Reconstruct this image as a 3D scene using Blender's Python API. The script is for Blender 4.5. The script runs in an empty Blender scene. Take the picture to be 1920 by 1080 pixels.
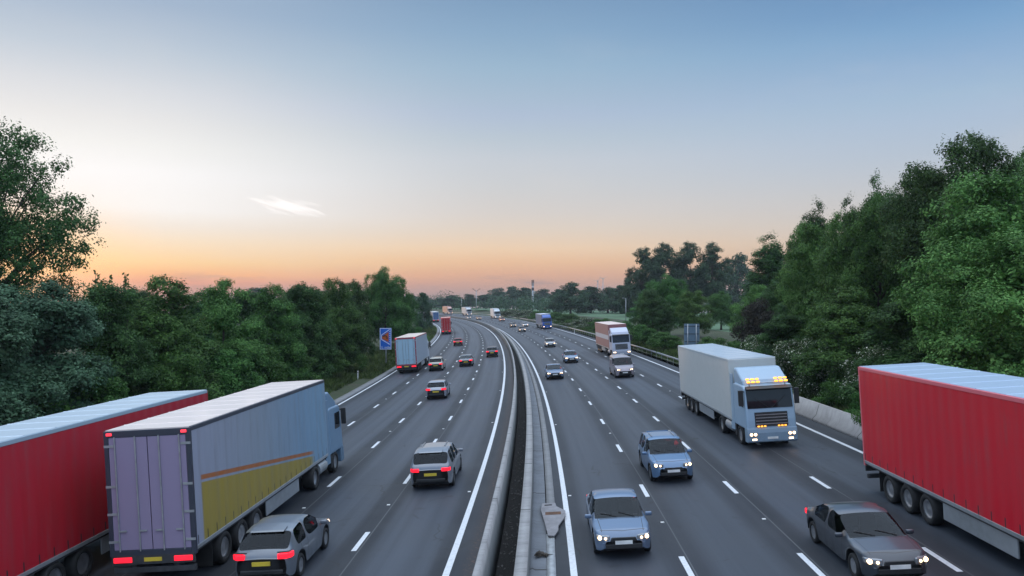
import bpy, bmesh, math, random
import numpy as np
from mathutils import Vector, Matrix
R = math.radians
rng = np.random.default_rng(7)
random.seed(7)
scene = bpy.context.scene
COL = scene.collection

# ------------------------------------------------------------------ road model (metres)
CZ = 8.0                                     # camera height in world z (the road lies near z = 0)
F, HZ = 1389.6, 572.9                        # focal length and horizon, in 1920-px units
SS = np.arange(-60, 1600, 1.0)
def _kap(s):
    k = -1.1865e-3 + 9.2021e-6*s - 33.74e-9*s*s
    k = np.where(s < 0, -1.1865e-3, k)
    kc = -1.1865e-3 + 9.2021e-6*380 - 33.74e-9*380**2
    return np.where(s > 380, max(kc, -2.0e-3), k)
_k = _kap(SS)
TH = np.zeros(len(SS)); XS = np.zeros(len(SS)); YS = np.zeros(len(SS)); TH[60] = 0.0671
for i in range(61, len(SS)): TH[i] = TH[i-1] + .5*(_k[i]+_k[i-1])
for i in range(59, -1, -1): TH[i] = TH[i+1] - .5*(_k[i]+_k[i+1])
for i in range(61, len(SS)):
    t = .5*(TH[i]+TH[i-1]); XS[i] = XS[i-1]+math.sin(t); YS[i] = YS[i-1]+math.cos(t)
for i in range(59, -1, -1):
    t = .5*(TH[i]+TH[i+1]); XS[i] = XS[i+1]-math.sin(t); YS[i] = YS[i+1]-math.cos(t)
def vprof(s):
    s = np.asarray(s, float); sm = 350.
    q = lambda v: -1.92e-5*v + 14.846e-6*v*v
    g = -1.92e-5 + 2*14.846e-6*sm
    return np.where(s > sm, q(sm) + g*200*(1-np.exp(-(np.maximum(s, sm)-sm)/200)), np.where(s < 0, 0, q(s)))
EL, ER = .0575, .0615
def plane(d, side):
    if side == 'L': return CZ - 7.6832 + EL*(np.clip(d, -19, 9)+3)
    return CZ - 7.7569 + ER*(np.clip(d, -9, 17.5)-2)
def road(s, d, side, dz=0.):
    s = np.asarray(s, float); d = np.asarray(d, float)
    x = np.interp(s, SS, XS); y = np.interp(s, SS, YS); t = np.interp(s, SS, TH)
    return x + d*np.cos(t), y - d*np.sin(t), plane(d, side) + vprof(s) + dz
def road_frame(s, d, side):
    x, y, z = road(s, d, side); t = float(np.interp(s, SS, TH)); e = EL if side == 'L' else ER
    f = Vector((math.sin(t), math.cos(t), float(vprof(s+1)-vprof(s-1))/2)).normalized()
    r = Vector((math.cos(t), -math.sin(t), e)); r = (r - f*r.dot(f)).normalized()
    return Vector((float(x), float(y), float(z))), r, f
def near_s(x, y):
    i = int(np.argmin((XS-x)**2+(YS-y)**2)); t = TH[i]
    d = (x-XS[i])*math.cos(t) - (y-YS[i])*math.sin(t)
    return SS[i], d
# ground beyond the carriageways
def ground_z(s, d):
    s = np.asarray(s, float); d = np.asarray(d, float)
    zl = plane(-17.9, 'L') - .02; zr = plane(16.9, 'R') - .02
    l = np.interp(-d, [17.8, 19.5, 22, 27, 40, 90, 170], [0, .05, .25, .6, .9, .5, -1.5]) + zl
    r = np.interp(d, [16.8, 18.5, 21, 26, 40, 90, 170], [0, .15, .6, 1.1, 1.6, 1.8, -.5]) + zr
    return np.where(d < 0, l, r) + vprof(s)
def gz_xy(x, y):
    s, d = near_s(x, y); return float(ground_z(s, np.clip(d, -165, 165)))

# ------------------------------------------------------------------ helpers
def lin(c):
    c = np.array(c[:3], float)/255.
    return tuple(np.where(c <= .04045, c/12.92, ((c+.055)/1.055)**2.4)) + (1.,)
def tag(o, label=None, cat=None, group=None, kind=None):
    if label: o['label'] = label
    if cat: o['category'] = cat
    if group: o['group'] = group
    if kind: o['kind'] = kind
    return o
def link(o, parent=None):
    COL.objects.link(o)
    if parent is not None: o.parent = parent
    return o
def empty(name, loc=(0, 0, 0)):
    o = bpy.data.objects.new(name, None); o.location = loc; o.empty_display_size = .3
    return link(o)
def mesh_np(name, verts, faces, mats=(), smooth=False, uv=None, fmat=None):
    """verts (n,3), faces (m,k) uniform"""
    me = bpy.data.meshes.new(name)
    verts = np.asarray(verts, np.float32); faces = np.asarray(faces, np.int32)
    m, k = faces.shape
    me.vertices.add(len(verts)); me.vertices.foreach_set('co', verts.ravel())
    me.loops.add(m*k); me.loops.foreach_set('vertex_index', faces.ravel())
    me.polygons.add(m); me.polygons.foreach_set('loop_start', np.arange(0, m*k, k, dtype=np.int32))
    me.polygons.foreach_set('loop_total', np.full(m, k, np.int32))
    if fmat is not None: me.polygons.foreach_set('material_index', np.asarray(fmat, np.int32))
    if smooth: me.polygons.foreach_set('use_smooth', np.ones(m, bool))
    if uv is not None:
        l = me.uv_layers.new(name='UVMap'); l.data.foreach_set('uv', np.asarray(uv, np.float32)[faces.ravel()].ravel())
    for mt in mats: me.materials.append(mt)
    me.update(calc_edges=True); me.validate()
    return me
def obj_me(name, me, parent=None, color=None):
    o = bpy.data.objects.new(name, me)
    if color is not None: o.color = tuple(color[:3])+(1,)
    return link(o, parent)
def obj_bm(name, bm, mat, parent=None, color=None, smooth=False, bevel=0, seg=2, subsurf=0):
    bmesh.ops.recalc_face_normals(bm, faces=bm.faces)
    me = bpy.data.meshes.new(name); bm.to_mesh(me); bm.free()
    for m in (mat if isinstance(mat, (list, tuple)) else [mat]): me.materials.append(m)
    if smooth:
        for p in me.polygons: p.use_smooth = True
    o = obj_me(name, me, parent, color)
    if bevel:
        b = o.modifiers.new('bevel', 'BEVEL'); b.width = bevel; b.segments = seg; b.limit_method = 'ANGLE'; b.angle_limit = R(40)
    if subsurf:
        b = o.modifiers.new('sub', 'SUBSURF'); b.levels = subsurf; b.render_levels = subsurf
    return o
def box(bm, x0, x1, y0, y1, z0, z1, mi=0):
    v = [bm.verts.new((x, y, z)) for z in (z0, z1) for y in (y0, y1) for x in (x0, x1)]
    for f in ((0, 1, 3, 2), (4, 6, 7, 5), (0, 4, 5, 1), (2, 3, 7, 6), (0, 2, 6, 4), (1, 5, 7, 3)):
        bm.faces.new([v[i] for i in f]).material_index = mi
    return v
def B(*a, **k):
    bm = bmesh.new(); box(bm, *a, **k); return bm
def tube(bm, p0, p1, r0, r1=None, n=8, cap=True):
    p0 = Vector(p0); p1 = Vector(p1); r1 = r0 if r1 is None else r1
    d = (p1-p0).normalized(); a = d.orthogonal().normalized(); b = d.cross(a)
    A = [bm.verts.new(p0+(a*math.cos(2*math.pi*i/n)+b*math.sin(2*math.pi*i/n))*r0) for i in range(n)]
    C = [bm.verts.new(p1+(a*math.cos(2*math.pi*i/n)+b*math.sin(2*math.pi*i/n))*r1) for i in range(n)]
    for i in range(n): bm.faces.new((A[i], A[(i+1) % n], C[(i+1) % n], C[i]))
    if cap: bm.faces.new(A[::-1]); bm.faces.new(C)
def prism(bm, pts, x0, x1, axis='x', mi=0):
    """extrude polygon pts along an axis; for x: pts are (y,z)"""
    f = {'x': lambda a, p: (a, p[0], p[1]), 'y': lambda a, p: (p[0], a, p[1]), 'z': lambda a, p: (p[0], p[1], a)}[axis]
    A = [bm.verts.new(f(x0, p)) for p in pts]; C = [bm.verts.new(f(x1, p)) for p in pts]
    n = len(pts)
    fs = [bm.faces.new(A[::-1]), bm.faces.new(C)] + [bm.faces.new((A[i], A[(i+1) % n], C[(i+1) % n], C[i])) for i in range(n)]
    for q in fs: q.material_index = mi
def kids(o): return [c for c in o.children]
def copy_tree(o, parent=None, recolor=None):
    c = o.copy(); COL.objects.link(c)
    if parent is not None: c.parent = parent
    if recolor is not None and c.type == 'MESH' and c.get('paint'): c.color = tuple(recolor[:3])+(1,)
    for ch in kids(o): copy_tree(ch, c, recolor)
    return c

# ------------------------------------------------------------------ materials
class NT:
    def __init__(s, name):
        s.m = bpy.data.materials.new(name); s.m.use_nodes = True; s.t = s.m.node_tree; s.t.nodes.clear()
        s.out = s.n('ShaderNodeOutputMaterial')
    def n(s, ty, **kw):
        q = s.t.nodes.new(ty)
        for k, v in kw.items(): setattr(q, k, v)
        return q
    def l(s, a, b): s.t.links.new(a, b)
    def setin(s, node, **kw):
        for k, v in kw.items():
            i = node.inputs[k.replace('_', ' ')]
            if hasattr(v, 'is_output') or isinstance(v, bpy.types.NodeSocket): s.l(v, i)
            else: i.default_value = v
    def noise(s, vec, scale, detail=4, rough=.55, dim='3D'):
        q = s.n('ShaderNodeTexNoise'); q.inputs['Scale'].default_value = scale; q.inputs['Detail'].default_value = detail
        q.inputs['Roughness'].default_value = rough
        if vec is not None: s.l(vec, q.inputs['Vector'])
        return q.outputs['Fac']
    def ramp(s, fac, stops, interp='LINEAR'):
        q = s.n('ShaderNodeValToRGB'); q.color_ramp.interpolation = interp
        e = q.color_ramp.elements
        while len(e) < len(stops): e.new(.5)
        for i, (p, c) in enumerate(stops):
            e[i].position = p; e[i].color = c if len(c) == 4 else tuple(c)+(1,)
        s.l(fac, q.inputs['Fac']); return q.outputs['Color']
    def mix(s, fac, a, b, mode='MIX'):
        q = s.n('ShaderNodeMix', data_type='RGBA', blend_type=mode)
        for k, v in ((0, fac), (6, a), (7, b)):
            if isinstance(v, bpy.types.NodeSocket): s.l(v, q.inputs[k])
            else: q.inputs[k].default_value = v
        return q.outputs[2]
    def math(s, op, a, b=None, c=None, clamp=False):
        q = s.n('ShaderNodeMath', operation=op); q.use_clamp = clamp
        for k, v in enumerate((a, b, c)):
            if v is None: continue
            if isinstance(v, bpy.types.NodeSocket): s.l(v, q.inputs[k])
            else: q.inputs[k].default_value = v
        return q.outputs[0]
    def maprange(s, v, a, b, c=0., d=1., smooth=True):
        q = s.n('ShaderNodeMapRange'); q.interpolation_type = 'SMOOTHSTEP' if smooth else 'LINEAR'
        s.l(v, q.inputs[0])
        for k, w in zip((1, 2, 3, 4), (a, b, c, d)): q.inputs[k].default_value = w
        return q.outputs[0]
    def bsdf(s, **kw):
        q = s.n('ShaderNodeBsdfPrincipled'); s.setin(q, **kw); s.l(q.outputs[0], s.out.inputs['Surface']); return q
    def bump(s, h, strength=.3, dist=.02):
        q = s.n('ShaderNodeBump'); q.inputs['Strength'].default_value = strength; q.inputs['Distance'].default_value = dist
        s.l(h, q.inputs['Height']); return q.outputs[0]
M = {}
def simple(name, c, rough=.6, metal=0., var=.15, scale=3., bump=0., coat=0., dirt=0.):
    t = NT(name); co = t.n('ShaderNodeTexCoord').outputs['Object']
    n = t.noise(co, scale, 6)
    a = tuple(max(0, v*(1-var)) for v in c[:3])+(1,); b = tuple(v*(1+var) for v in c[:3])+(1,)
    col = t.ramp(n, [(.3, a), (.7, b)])
    if dirt:
        g = t.noise(co, scale*.35, 8, .7); col = t.mix(t.maprange(g, .5, .75, 0, dirt), col, (c[0]*.35, c[1]*.33, c[2]*.3, 1))
    kw = dict(Base_Color=col, Roughness=rough, Metallic=metal)
    q = t.bsdf(**kw)
    if coat: q.inputs['Coat Weight'].default_value = coat; q.inputs['Coat Roughness'].default_value = .08
    if bump: t.l(t.bump(t.noise(co, scale*12, 5), bump, .01), q.inputs['Normal'])
    M[name] = t.m; return t.m
def emis(name, c, strength, base=(.8, .8, .8)):
    t = NT(name); q = t.bsdf(Base_Color=tuple(base)+(1,), Roughness=.2)
    q.inputs['Emission Color'].default_value = tuple(c)+(1,); q.inputs['Emission Strength'].default_value = strength
    M[name] = t.m; return t.m
def paint(name, rough=.32, metal=.25, coat=.6, dirt=.25, seams=(), bonnet=None):
    t = NT(name); oi = t.n('ShaderNodeObjectInfo'); co = t.n('ShaderNodeTexCoord').outputs['Object']
    g = t.noise(co, 2.2, 8, .65); sp = t.n('ShaderNodeSeparateXYZ'); t.l(co, sp.inputs[0])
    low = t.maprange(sp.outputs[2], .2, 1.1, 1., .15)
    f = t.math('MULTIPLY', t.maprange(g, .35, .75, 0, dirt), low)
    col = t.mix(f, oi.outputs['Color'], (.09, .085, .08, 1))
    col = t.mix(t.n('ShaderNodeNewGeometry').outputs['Backfacing'], col, (.012, .012, .013, 1))   # trim inside the shell
    ax = t.math('ABSOLUTE', sp.outputs[0])
    for y0, z0, z1 in seams:
        ln = t.maprange(t.math('ABSOLUTE', t.math('SUBTRACT', sp.outputs[1], y0)), .006, .014, 1, 0)
        ln = t.math('MULTIPLY', t.math('MULTIPLY', ln, t.maprange(ax, .60, .66)), t.math('MULTIPLY', t.maprange(sp.outputs[2], z0, z0+.02), t.maprange(sp.outputs[2], z1, z1-.02)))
        col = t.mix(ln, col, (.008, .008, .009, 1))
    if bonnet:
        y0, w, y1 = bonnet
        b1 = t.math('MULTIPLY', t.maprange(t.math('ABSOLUTE', t.math('SUBTRACT', t.math('ADD', ax, t.math('MULTIPLY', sp.outputs[1], .06)), w)), .006, .014, 1, 0), t.math('MULTIPLY', t.maprange(sp.outputs[1], y0, y0+.02), t.maprange(sp.outputs[1], y1, y1-.02)))
        b2 = t.math('MULTIPLY', t.maprange(t.math('ABSOLUTE', t.math('SUBTRACT', t.math('ADD', sp.outputs[1], t.math('MULTIPLY', ax, .12)), y1)), .006, .014, 1, 0), t.maprange(ax, w-.05, w-.09))
        b3 = t.math('MULTIPLY', t.maprange(sp.outputs[1], y0, y0+.05, 0, 1), t.maprange(sp.outputs[1], y0+.10, y0+.05, 0, 1))
        col = t.mix(t.math('MAXIMUM', t.math('MAXIMUM', b1, b2), t.math('MULTIPLY', b3, t.maprange(ax, .66, .6))), col, (.01, .01, .011, 1))
    q = t.bsdf(Base_Color=col, Roughness=t.math('ADD', f, rough), Metallic=metal)
    q.inputs['Coat Weight'].default_value = coat; q.inputs['Coat Roughness'].default_value = .1
    M[name] = t.m; return t.m
paint('car_paint')
for nm, ss, bn in (('hatchback', ((-1.15, .5, 1.0), (-.58, .3, 1.0), (.72, .3, 1.0)), (1.05, .72, 1.82)), ('saloon', ((-1.2, .5, 1.0), (-.38, .3, 1.0), (.82, .3, 1.0)), (1.15, .76, 2.08)),
                   ('estate', ((-1.25, .5, 1.05), (-.22, .3, 1.05), (.78, .3, 1.05)), (1.1, .76, 2.05)), ('van', ((-.05, .3, 1.9), (1.2, .3, 1.2), (-1.6, .4, 1.9)), (1.6, .78, 2.38))):
    paint('paint_'+nm, seams=ss, bonnet=bn)
paint('lorry_paint', .42, 0., .25, .3)
def panel_paint(name):
    t = NT(name); oi = t.n('ShaderNodeObjectInfo'); co = t.n('ShaderNodeTexCoord').outputs['Object']
    mp = t.n('ShaderNodeMapping'); t.l(co, mp.inputs[0]); mp.inputs['Scale'].default_value = (1, 1.6, .12)
    g = t.noise(mp.outputs[0], 2.0, 8, .7); g2 = t.noise(co, .8, 6, .6)
    f = t.math('MULTIPLY', t.maprange(g, .4, .75, 0, .35), t.maprange(g2, .3, .7, .3, 1))
    col = t.mix(f, oi.outputs['Color'], (.13, .12, .115, 1))
    sp = t.n('ShaderNodeSeparateXYZ'); t.l(co, sp.inputs[0])
    fy = t.math('FRACT', t.math('DIVIDE', t.math('ADD', sp.outputs[1], 20.), .62))
    stp = t.math('MULTIPLY', t.maprange(t.math('ABSOLUTE', t.math('SUBTRACT', fy, .5)), .035, .05, 1, 0), t.maprange(sp.outputs[2], 1.45, 1.42))
    col = t.mix(stp, col, (.03, .03, .032, 1))
    w = t.n('ShaderNodeTexWave'); w.wave_type = 'BANDS'; w.bands_direction = 'Y'; w.inputs['Scale'].default_value = .55; w.inputs['Distortion'].default_value = .6
    t.l(co, w.inputs['Vector'])
    q = t.bsdf(Base_Color=col, Roughness=.42)
    t.l(t.bump(w.outputs['Fac'], .25, .05), q.inputs['Normal'])
    M[name] = t.m
panel_paint('curtain')
def livery():
    # side curtain printed grey blue, with a broad yellow swoosh and a thin orange band
    t = NT('curtain_print'); co = t.n('ShaderNodeTexCoord').outputs['Object']
    sp = t.n('ShaderNodeSeparateXYZ'); t.l(co, sp.inputs[0]); y = sp.outputs[1]; z = sp.outputs[2]
    base = t.ramp(t.maprange(y, -8, 6, 0, 1, False), [(0, (.30, .32, .40)), (.35, (.26, .31, .37)), (.7, (.20, .32, .44)), (1, (.20, .34, .46))])
    top = t.math('ADD', 2.95, t.math('MULTIPLY', t.math('ADD', y, 8.0), -.13))
    d = t.math('SUBTRACT', top, z)
    endf = t.maprange(y, -7.6, -7.5, 0, 1); endb = t.maprange(y, 2.6, 3.4, 1, 0)
    yf = t.math('MULTIPLY', t.math('MULTIPLY', t.maprange(d, 0, .03), endf), endb)
    of = t.math('MULTIPLY', t.math('MULTIPLY', t.maprange(d, -.22, -.19), t.maprange(d, -.05, -.08)), endf)
    col = t.mix(yf, base, (.33, .25, .05, 1)); col = t.mix(t.math('MULTIPLY', of, endb), col, (.38, .13, .04, 1))
    mp = t.n('ShaderNodeMapping'); t.l(co, mp.inputs[0]); mp.inputs['Scale'].default_value = (1, 1.6, .12)
    g = t.noise(mp.outputs[0], 2.0, 8, .7); col = t.mix(t.maprange(g, .42, .78, 0, .4), col, (.13, .125, .12, 1))
    fy = t.math('FRACT', t.math('DIVIDE', t.math('ADD', sp.outputs[1], 20.), .62))
    stp = t.math('MULTIPLY', t.maprange(t.math('ABSOLUTE', t.math('SUBTRACT', fy, .5)), .035, .05, 1, 0), t.maprange(sp.outputs[2], 1.45, 1.42))
    col = t.mix(stp, col, (.03, .03, .032, 1))
    w = t.n('ShaderNodeTexWave'); w.wave_type = 'BANDS'; w.bands_direction = 'Y'; w.inputs['Scale'].default_value = .55; w.inputs['Distortion'].default_value = .6
    t.l(co, w.inputs['Vector'])
    q = t.bsdf(Base_Color=col, Roughness=.4)
    t.l(t.bump(w.outputs['Fac'], .25, .05), q.inputs['Normal']); M['curtain_print'] = t.m
livery()
t = NT('glass'); gg = t.n('ShaderNodeBsdfGlossy'); gg.inputs['Roughness'].default_value = .04; gg.inputs['Color'].default_value = (.50, .56, .62, 1)
tt = t.n('ShaderNodeBsdfTransparent'); tt.inputs['Color'].default_value = (.34, .37, .37, 1); fr = t.n('ShaderNodeFresnel'); fr.inputs['IOR'].default_value = 1.5
mx = t.n('ShaderNodeMixShader'); t.l(fr.outputs[0], mx.inputs[0]); t.l(tt.outputs[0], mx.inputs[1]); t.l(gg.outputs[0], mx.inputs[2]); t.l(mx.outputs[0], t.out.inputs['Surface']); M['glass'] = t.m
simple('cab_glass', (.010, .013, .016), .05, 0, .1); M['cab_glass'].node_tree.nodes['Principled BSDF'].inputs['Specular IOR Level'].default_value = .35
simple('seat_cloth', (.03, .031, .034), .9, 0, .25, 6)
simple('black_plastic', (.02, .021, .022), .5, 0, .3, 5)
simple('lamp_glass', (.30, .31, .32), .08, .4, .1, 4, 0, .5)
simple('rubber', (.014, .014, .014), .8, 0, .3, 6)
simple('alloy', (.45, .46, .48), .35, .8, .15, 8)
simple('steel', (.32, .33, .34), .45, .7, .25, 4, .05, 0, .4)
simple('galv', (.38, .40, .41), .5, .5, .2, 5, .05)
simple('chassis_grey', (.05, .052, .055), .6, .2, .3, 4)
simple('skirt_silver', (.42, .45, .47), .35, .5, .12, 2, 0, 0, .4)
simple('plate_yellow', (.65, .48, .05), .4)
simple('plate_white', (.75, .75, .72), .4)
simple('bark', (.055, .045, .035), .9, 0, .4, 4, .6)
simple('sign_blue', (.015, .13, .55), .4, 0, .05)
simple('sign_white', (.75, .76, .76), .4, 0, .05)
simple('sign_orange', (.50, .105, .02), .5, 0, .1)
simple('sign_dark', (.03, .012, .008), .5, 0, .1)
simple('sign_back', (.17, .25, .33), .5, .3, .1, 2, 0, 0, .2)
simple('stone', (.09, .088, .085), .85, 0, .5, 5)
simple('rust', (.10, .05, .028), .9, 0, .4, 6, .3)
simple('worn_plate', (.22, .215, .225), .75, .1, .2, 5, .15, 0, .35)
emis('headlamp', (1., .66, .36), 5.)
emis('tail_lamp', (1., .015, .035), 1.5, (.4, .01, .02))
emis('marker_lamp', (1., .05, .08), 1.6, (.4, .02, .03))
emis('amber_lamp', (1., .38, .04), 2.6, (.8, .35, .05))

def asphalt(name, side):
    t = NT(name); uv = t.n('ShaderNodeUVMap'); uv.uv_map = 'UVMap'
    sp = t.n('ShaderNodeSeparateXYZ'); t.l(uv.outputs[0], sp.inputs[0]); d = sp.outputs[1]
    mp = t.n('ShaderNodeMapping'); t.l(uv.outputs[0], mp.inputs[0]); mp.inputs['Scale'].default_value = (.02, 1, 1)
    streak = t.noise(mp.outputs[0], 1.6, 6, .6)
    fine = t.noise(uv.outputs[0], 45, 3, .7); mid = t.noise(uv.outputs[0], .35, 5, .6)
    fine2 = t.noise(uv.outputs[0], 9, 4, .8)
    # lane bands
    lanes = (-16.93, -13.28, -9.77, -6.35, -3.05) if side == 'L' else (.62, 3.91, 7.38, 10.99, 14.86)
    acc = None
    for i in range(4):
        c = .5*(lanes[i]+lanes[i+1])
        for o, wd, am in ((0., 1.45, .8), (-.85, .5, .35), (.85, .5, .35)):     # polished running width and wheel tracks
            b = t.math('MULTIPLY', t.maprange(t.math('ABSOLUTE', t.math('SUBTRACT', d, c+o)), .1, wd, 1, 0), am)
            acc = b if acc is None else t.math('ADD', acc, b)
    tone = t.math('ADD', t.math('MULTIPLY', acc, .60), t.math('MULTIPLY', streak, .62))
    col = t.ramp(tone, [(.1, (.008, .010, .014)), (.45, (.017, .021, .029)), (1., (.058, .070, .091))])
    if side == 'R':               # lane next to the verge was laid with a darker surface
        col = t.mix(t.maprange(d, 7.28, 7.33, .38, .0), col, (.030, .034, .042, 1))
        col = t.mix(t.maprange(d, 10.9, 10.95, .0, .25), col, (.034, .038, .046, 1))
    # longitudinal joints beside each lane line
    for x in lanes[1:4]:
        j = t.maprange(t.math('ABSOLUTE', t.math('SUBTRACT', d, x+.16)), .012, .03, .5, 0)
        col = t.mix(j, col, (.15, .155, .16, 1))
    col = t.mix(t.maprange(mid, .35, .7, 0, .35), col, (.042, .046, .052, 1))
    ct = t.n('ShaderNodeTexVoronoi'); ct.feature = 'DISTANCE_TO_EDGE'; ct.inputs['Scale'].default_value = .22
    wv = t.n('ShaderNodeVectorMath', operation='ADD'); nz = t.n('ShaderNodeTexNoise'); nz.inputs['Scale'].default_value = 1.1; nz.inputs['Detail'].default_value = 6; t.l(uv.outputs[0], nz.inputs['Vector']); t.l(uv.outputs[0], wv.inputs[0]); t.l(nz.outputs['Color'], wv.inputs[1]); t.l(wv.outputs[0], ct.inputs['Vector'])
    ck = t.math('MULTIPLY', t.maprange(ct.outputs['Distance'], .004, .010, .7, 0), t.maprange(mid, .52, .6))
    col = t.mix(ck, col, (.012, .012, .013, 1))
    bl = t.noise(uv.outputs[0], 1.3, 4, .5); col = t.mix(t.maprange(bl, .64, .70, 0, .45), col, (.018, .019, .022, 1))
    sp2 = t.maprange(fine, .62, .75, 0, .55)
    col = t.mix(sp2, col, (.13, .14, .15, 1))
    col = t.mix(t.maprange(fine2, .66, .74, 0, .3), col, (.02, .02, .022, 1))
    if side == 'L':               # leaf litter and grit against the median wall
        lit = t.noise(uv.outputs[0], 7, 6, .8)
        gm = t.maprange(d, -2.75, -2.3, 0, 1)
        col = t.mix(t.math('MULTIPLY', gm, .75), col, (.038, .034, .034, 1))
        col = t.mix(t.math('MULTIPLY', t.maprange(lit, .53, .64, 0, .9), gm), col, (.15, .075, .055, 1))
    rough = t.maprange(tone, .1, .9, .70, .52, False)
    q = t.bsdf(Base_Color=col, Roughness=rough); q.inputs['Specular IOR Level'].default_value = .4
    t.l(t.bump(t.noise(uv.outputs[0], 60, 3, .6), .35, .01), q.inputs['Normal'])
    M[name] = t.m
asphalt('asphalt_left', 'L'); asphalt('asphalt_right', 'R')
def line_paint():
    t = NT('line_paint'); uv = t.n('ShaderNodeUVMap'); uv.uv_map = 'UVMap'
    a = t.noise(uv.outputs[0], 8, 6, .7); b = t.noise(uv.outputs[0], 40, 3, .7)
    col = t.ramp(a, [(.3, (.50, .52, .54)), (.6, (.66, .68, .70))]); col = t.mix(t.maprange(b, .62, .72, 0, .6), col, (.2, .21, .22, 1))
    t.bsdf(Base_Color=col, Roughness=.55); M['line_paint'] = t.m
line_paint()
def concrete(name, c, stain=.5, joints=0):
    t = NT(name); uv = t.n('ShaderNodeUVMap'); uv.uv_map = 'UVMap'; co = t.n('ShaderNodeTexCoord').outputs['Object']
    a = t.noise(co, 1.2, 8, .65); b = t.noise(co, 14, 5, .7)
    mp = t.n('ShaderNodeMapping'); t.l(uv.outputs[0], mp.inputs[0]); mp.inputs['Scale'].default_value = (1.2, .12, 1)
    st = t.noise(mp.outputs[0], 3, 7, .7)
    col = t.ramp(a, [(.25, tuple(v*.72 for v in c)), (.75, tuple(v*1.15 for v in c))])
    col = t.mix(t.maprange(st, .48, .72, 0, stain), col, tuple(v*.38 for v in c)+(1,))
    col = t.mix(t.maprange(b, .6, .75, 0, .35), col, tuple(v*.55 for v in c)+(1,))
    if joints:
        sp = t.n('ShaderNodeSeparateXYZ'); t.l(uv.outputs[0], sp.inputs[0])
        j = t.math('ABSOLUTE', t.math('SUBTRACT', t.math('FRACT', t.math('DIVIDE', t.math('ADD', sp.outputs[0], .35), joints)), .5))
        col = t.mix(t.maprange(j, .004, .008, .85, 0), col, (.03, .028, .026, 1))
    if joints and name == 'concrete':      # shade painted into the colour of the steep faces, top left pale
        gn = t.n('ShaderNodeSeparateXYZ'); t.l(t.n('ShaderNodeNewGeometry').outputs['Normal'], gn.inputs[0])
        col = t.mix(t.maprange(gn.outputs[2], .75, .55, 0, face_shade), col, (.075, .088, .088, 1))
    q = t.bsdf(Base_Color=col, Roughness=.85); t.l(t.bump(b, .25, .01), q.inputs['Normal']); M[name] = t.m
face_shade = .72
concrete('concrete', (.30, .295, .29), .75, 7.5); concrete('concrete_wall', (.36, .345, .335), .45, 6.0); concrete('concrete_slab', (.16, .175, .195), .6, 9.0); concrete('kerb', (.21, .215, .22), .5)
def ground_mat():
    t = NT('verge_ground'); co = t.n('ShaderNodeTexCoord').outputs['Object']
    a = t.noise(co, .35, 8, .65); b = t.noise(co, 6, 6, .75)
    col = t.ramp(b, [(.3, (.020, .028, .012)), (.55, (.040, .056, .020)), (.75, (.075, .085, .035))])
    col = t.mix(t.maprange(a, .5, .68, 0, .85), col, t.ramp(b, [(.3, (.035, .028, .02)), (.7, (.10, .085, .06))]))
    q = t.bsdf(Base_Color=col, Roughness=.95); t.l(t.bump(b, .8, .08), q.inputs['Normal']); M['verge_ground'] = t.m
    t = NT('field_grass'); co = t.n('ShaderNodeTexCoord').outputs['Object']
    a = t.noise(co, .06, 6, .6); b = t.noise(co, 2.5, 6, .8)
    col = t.ramp(a, [(.3, (.055, .12, .06)), (.7, (.085, .16, .075))]); col = t.mix(t.maprange(b, .45, .7, 0, .5), col, (.05, .09, .04, 1))
    t.bsdf(Base_Color=col, Roughness=.95); M['field_grass'] = t.m
    t = NT('soil'); co = t.n('ShaderNodeTexCoord').outputs['Object']
    b = t.noise(co, 9, 8, .8); col = t.ramp(b, [(.35, (.004, .004, .004)), (.62, (.011, .010, .009)), (.82, (.05, .047, .044))])
    q = t.bsdf(Base_Color=col, Roughness=.95); t.l(t.bump(b, 1., .06), q.inputs['Normal']); M['soil'] = t.m
ground_mat()
def leaf_mat(name, dark, light, tip=None, trans=.25, rough=.55):
    t = NT(name); g = t.n('ShaderNodeNewGeometry'); oi = t.n('ShaderNodeObjectInfo')
    rnd = g.outputs['Random Per Island']
    stops = [(0, dark), (.55, tuple(.5*(a+b) for a, b in zip(dark, light))), (.92, light)]
    if tip: stops = stops[:2] + [(.84, light), (.85, tip), (1, tip)]
    col = t.ramp(rnd, stops)
    hs = t.n('ShaderNodeHueSaturation'); t.l(col, hs.inputs['Color'])
    t.l(t.maprange(oi.outputs['Random'], 0, 1, .485, .515, False), hs.inputs['Hue'])
    co = t.n('ShaderNodeTexCoord').outputs['Object']
    n = t.noise(co, .5, 3, .5)
    t.l(t.math('MULTIPLY', t.maprange(oi.outputs['Random'], 0, 1, .85, 1.2, False), t.maprange(n, .3, .7, .75, 1.3)), hs.inputs['Value'])
    d = t.n('ShaderNodeBsdfPrincipled'); t.l(hs.outputs[0], d.inputs['Base Color']); d.inputs['Roughness'].default_value = rough; d.inputs['Specular IOR Level'].default_value = .10
    tr = t.n('ShaderNodeBsdfTranslucent'); t.l(hs.outputs[0], tr.inputs['Color'])
    mx = t.n('ShaderNodeMixShader'); mx.inputs[0].default_value = trans
    t.l(d.outputs[0], mx.inputs[1]); t.l(tr.outputs[0], mx.inputs[2]); t.l(mx.outputs[0], t.out.inputs['Surface'])
    M[name] = t.m
leaf_mat('leaf_green', (.026, .078, .019), (.100, .205, .050))
leaf_mat('leaf_deep', (.024, .064, .020), (.078, .155, .046))
leaf_mat('leaf_bright', (.042, .108, .025), (.14, .25, .066))
leaf_mat('leaf_grey', (.034, .082, .044), (.105, .19, .110))
leaf_mat('leaf_copper', (.020, .019, .015), (.048, .044, .034))
leaf_mat('leaf_flower', (.035, .07, .025), (.095, .15, .055), (.62, .62, .50))
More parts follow.
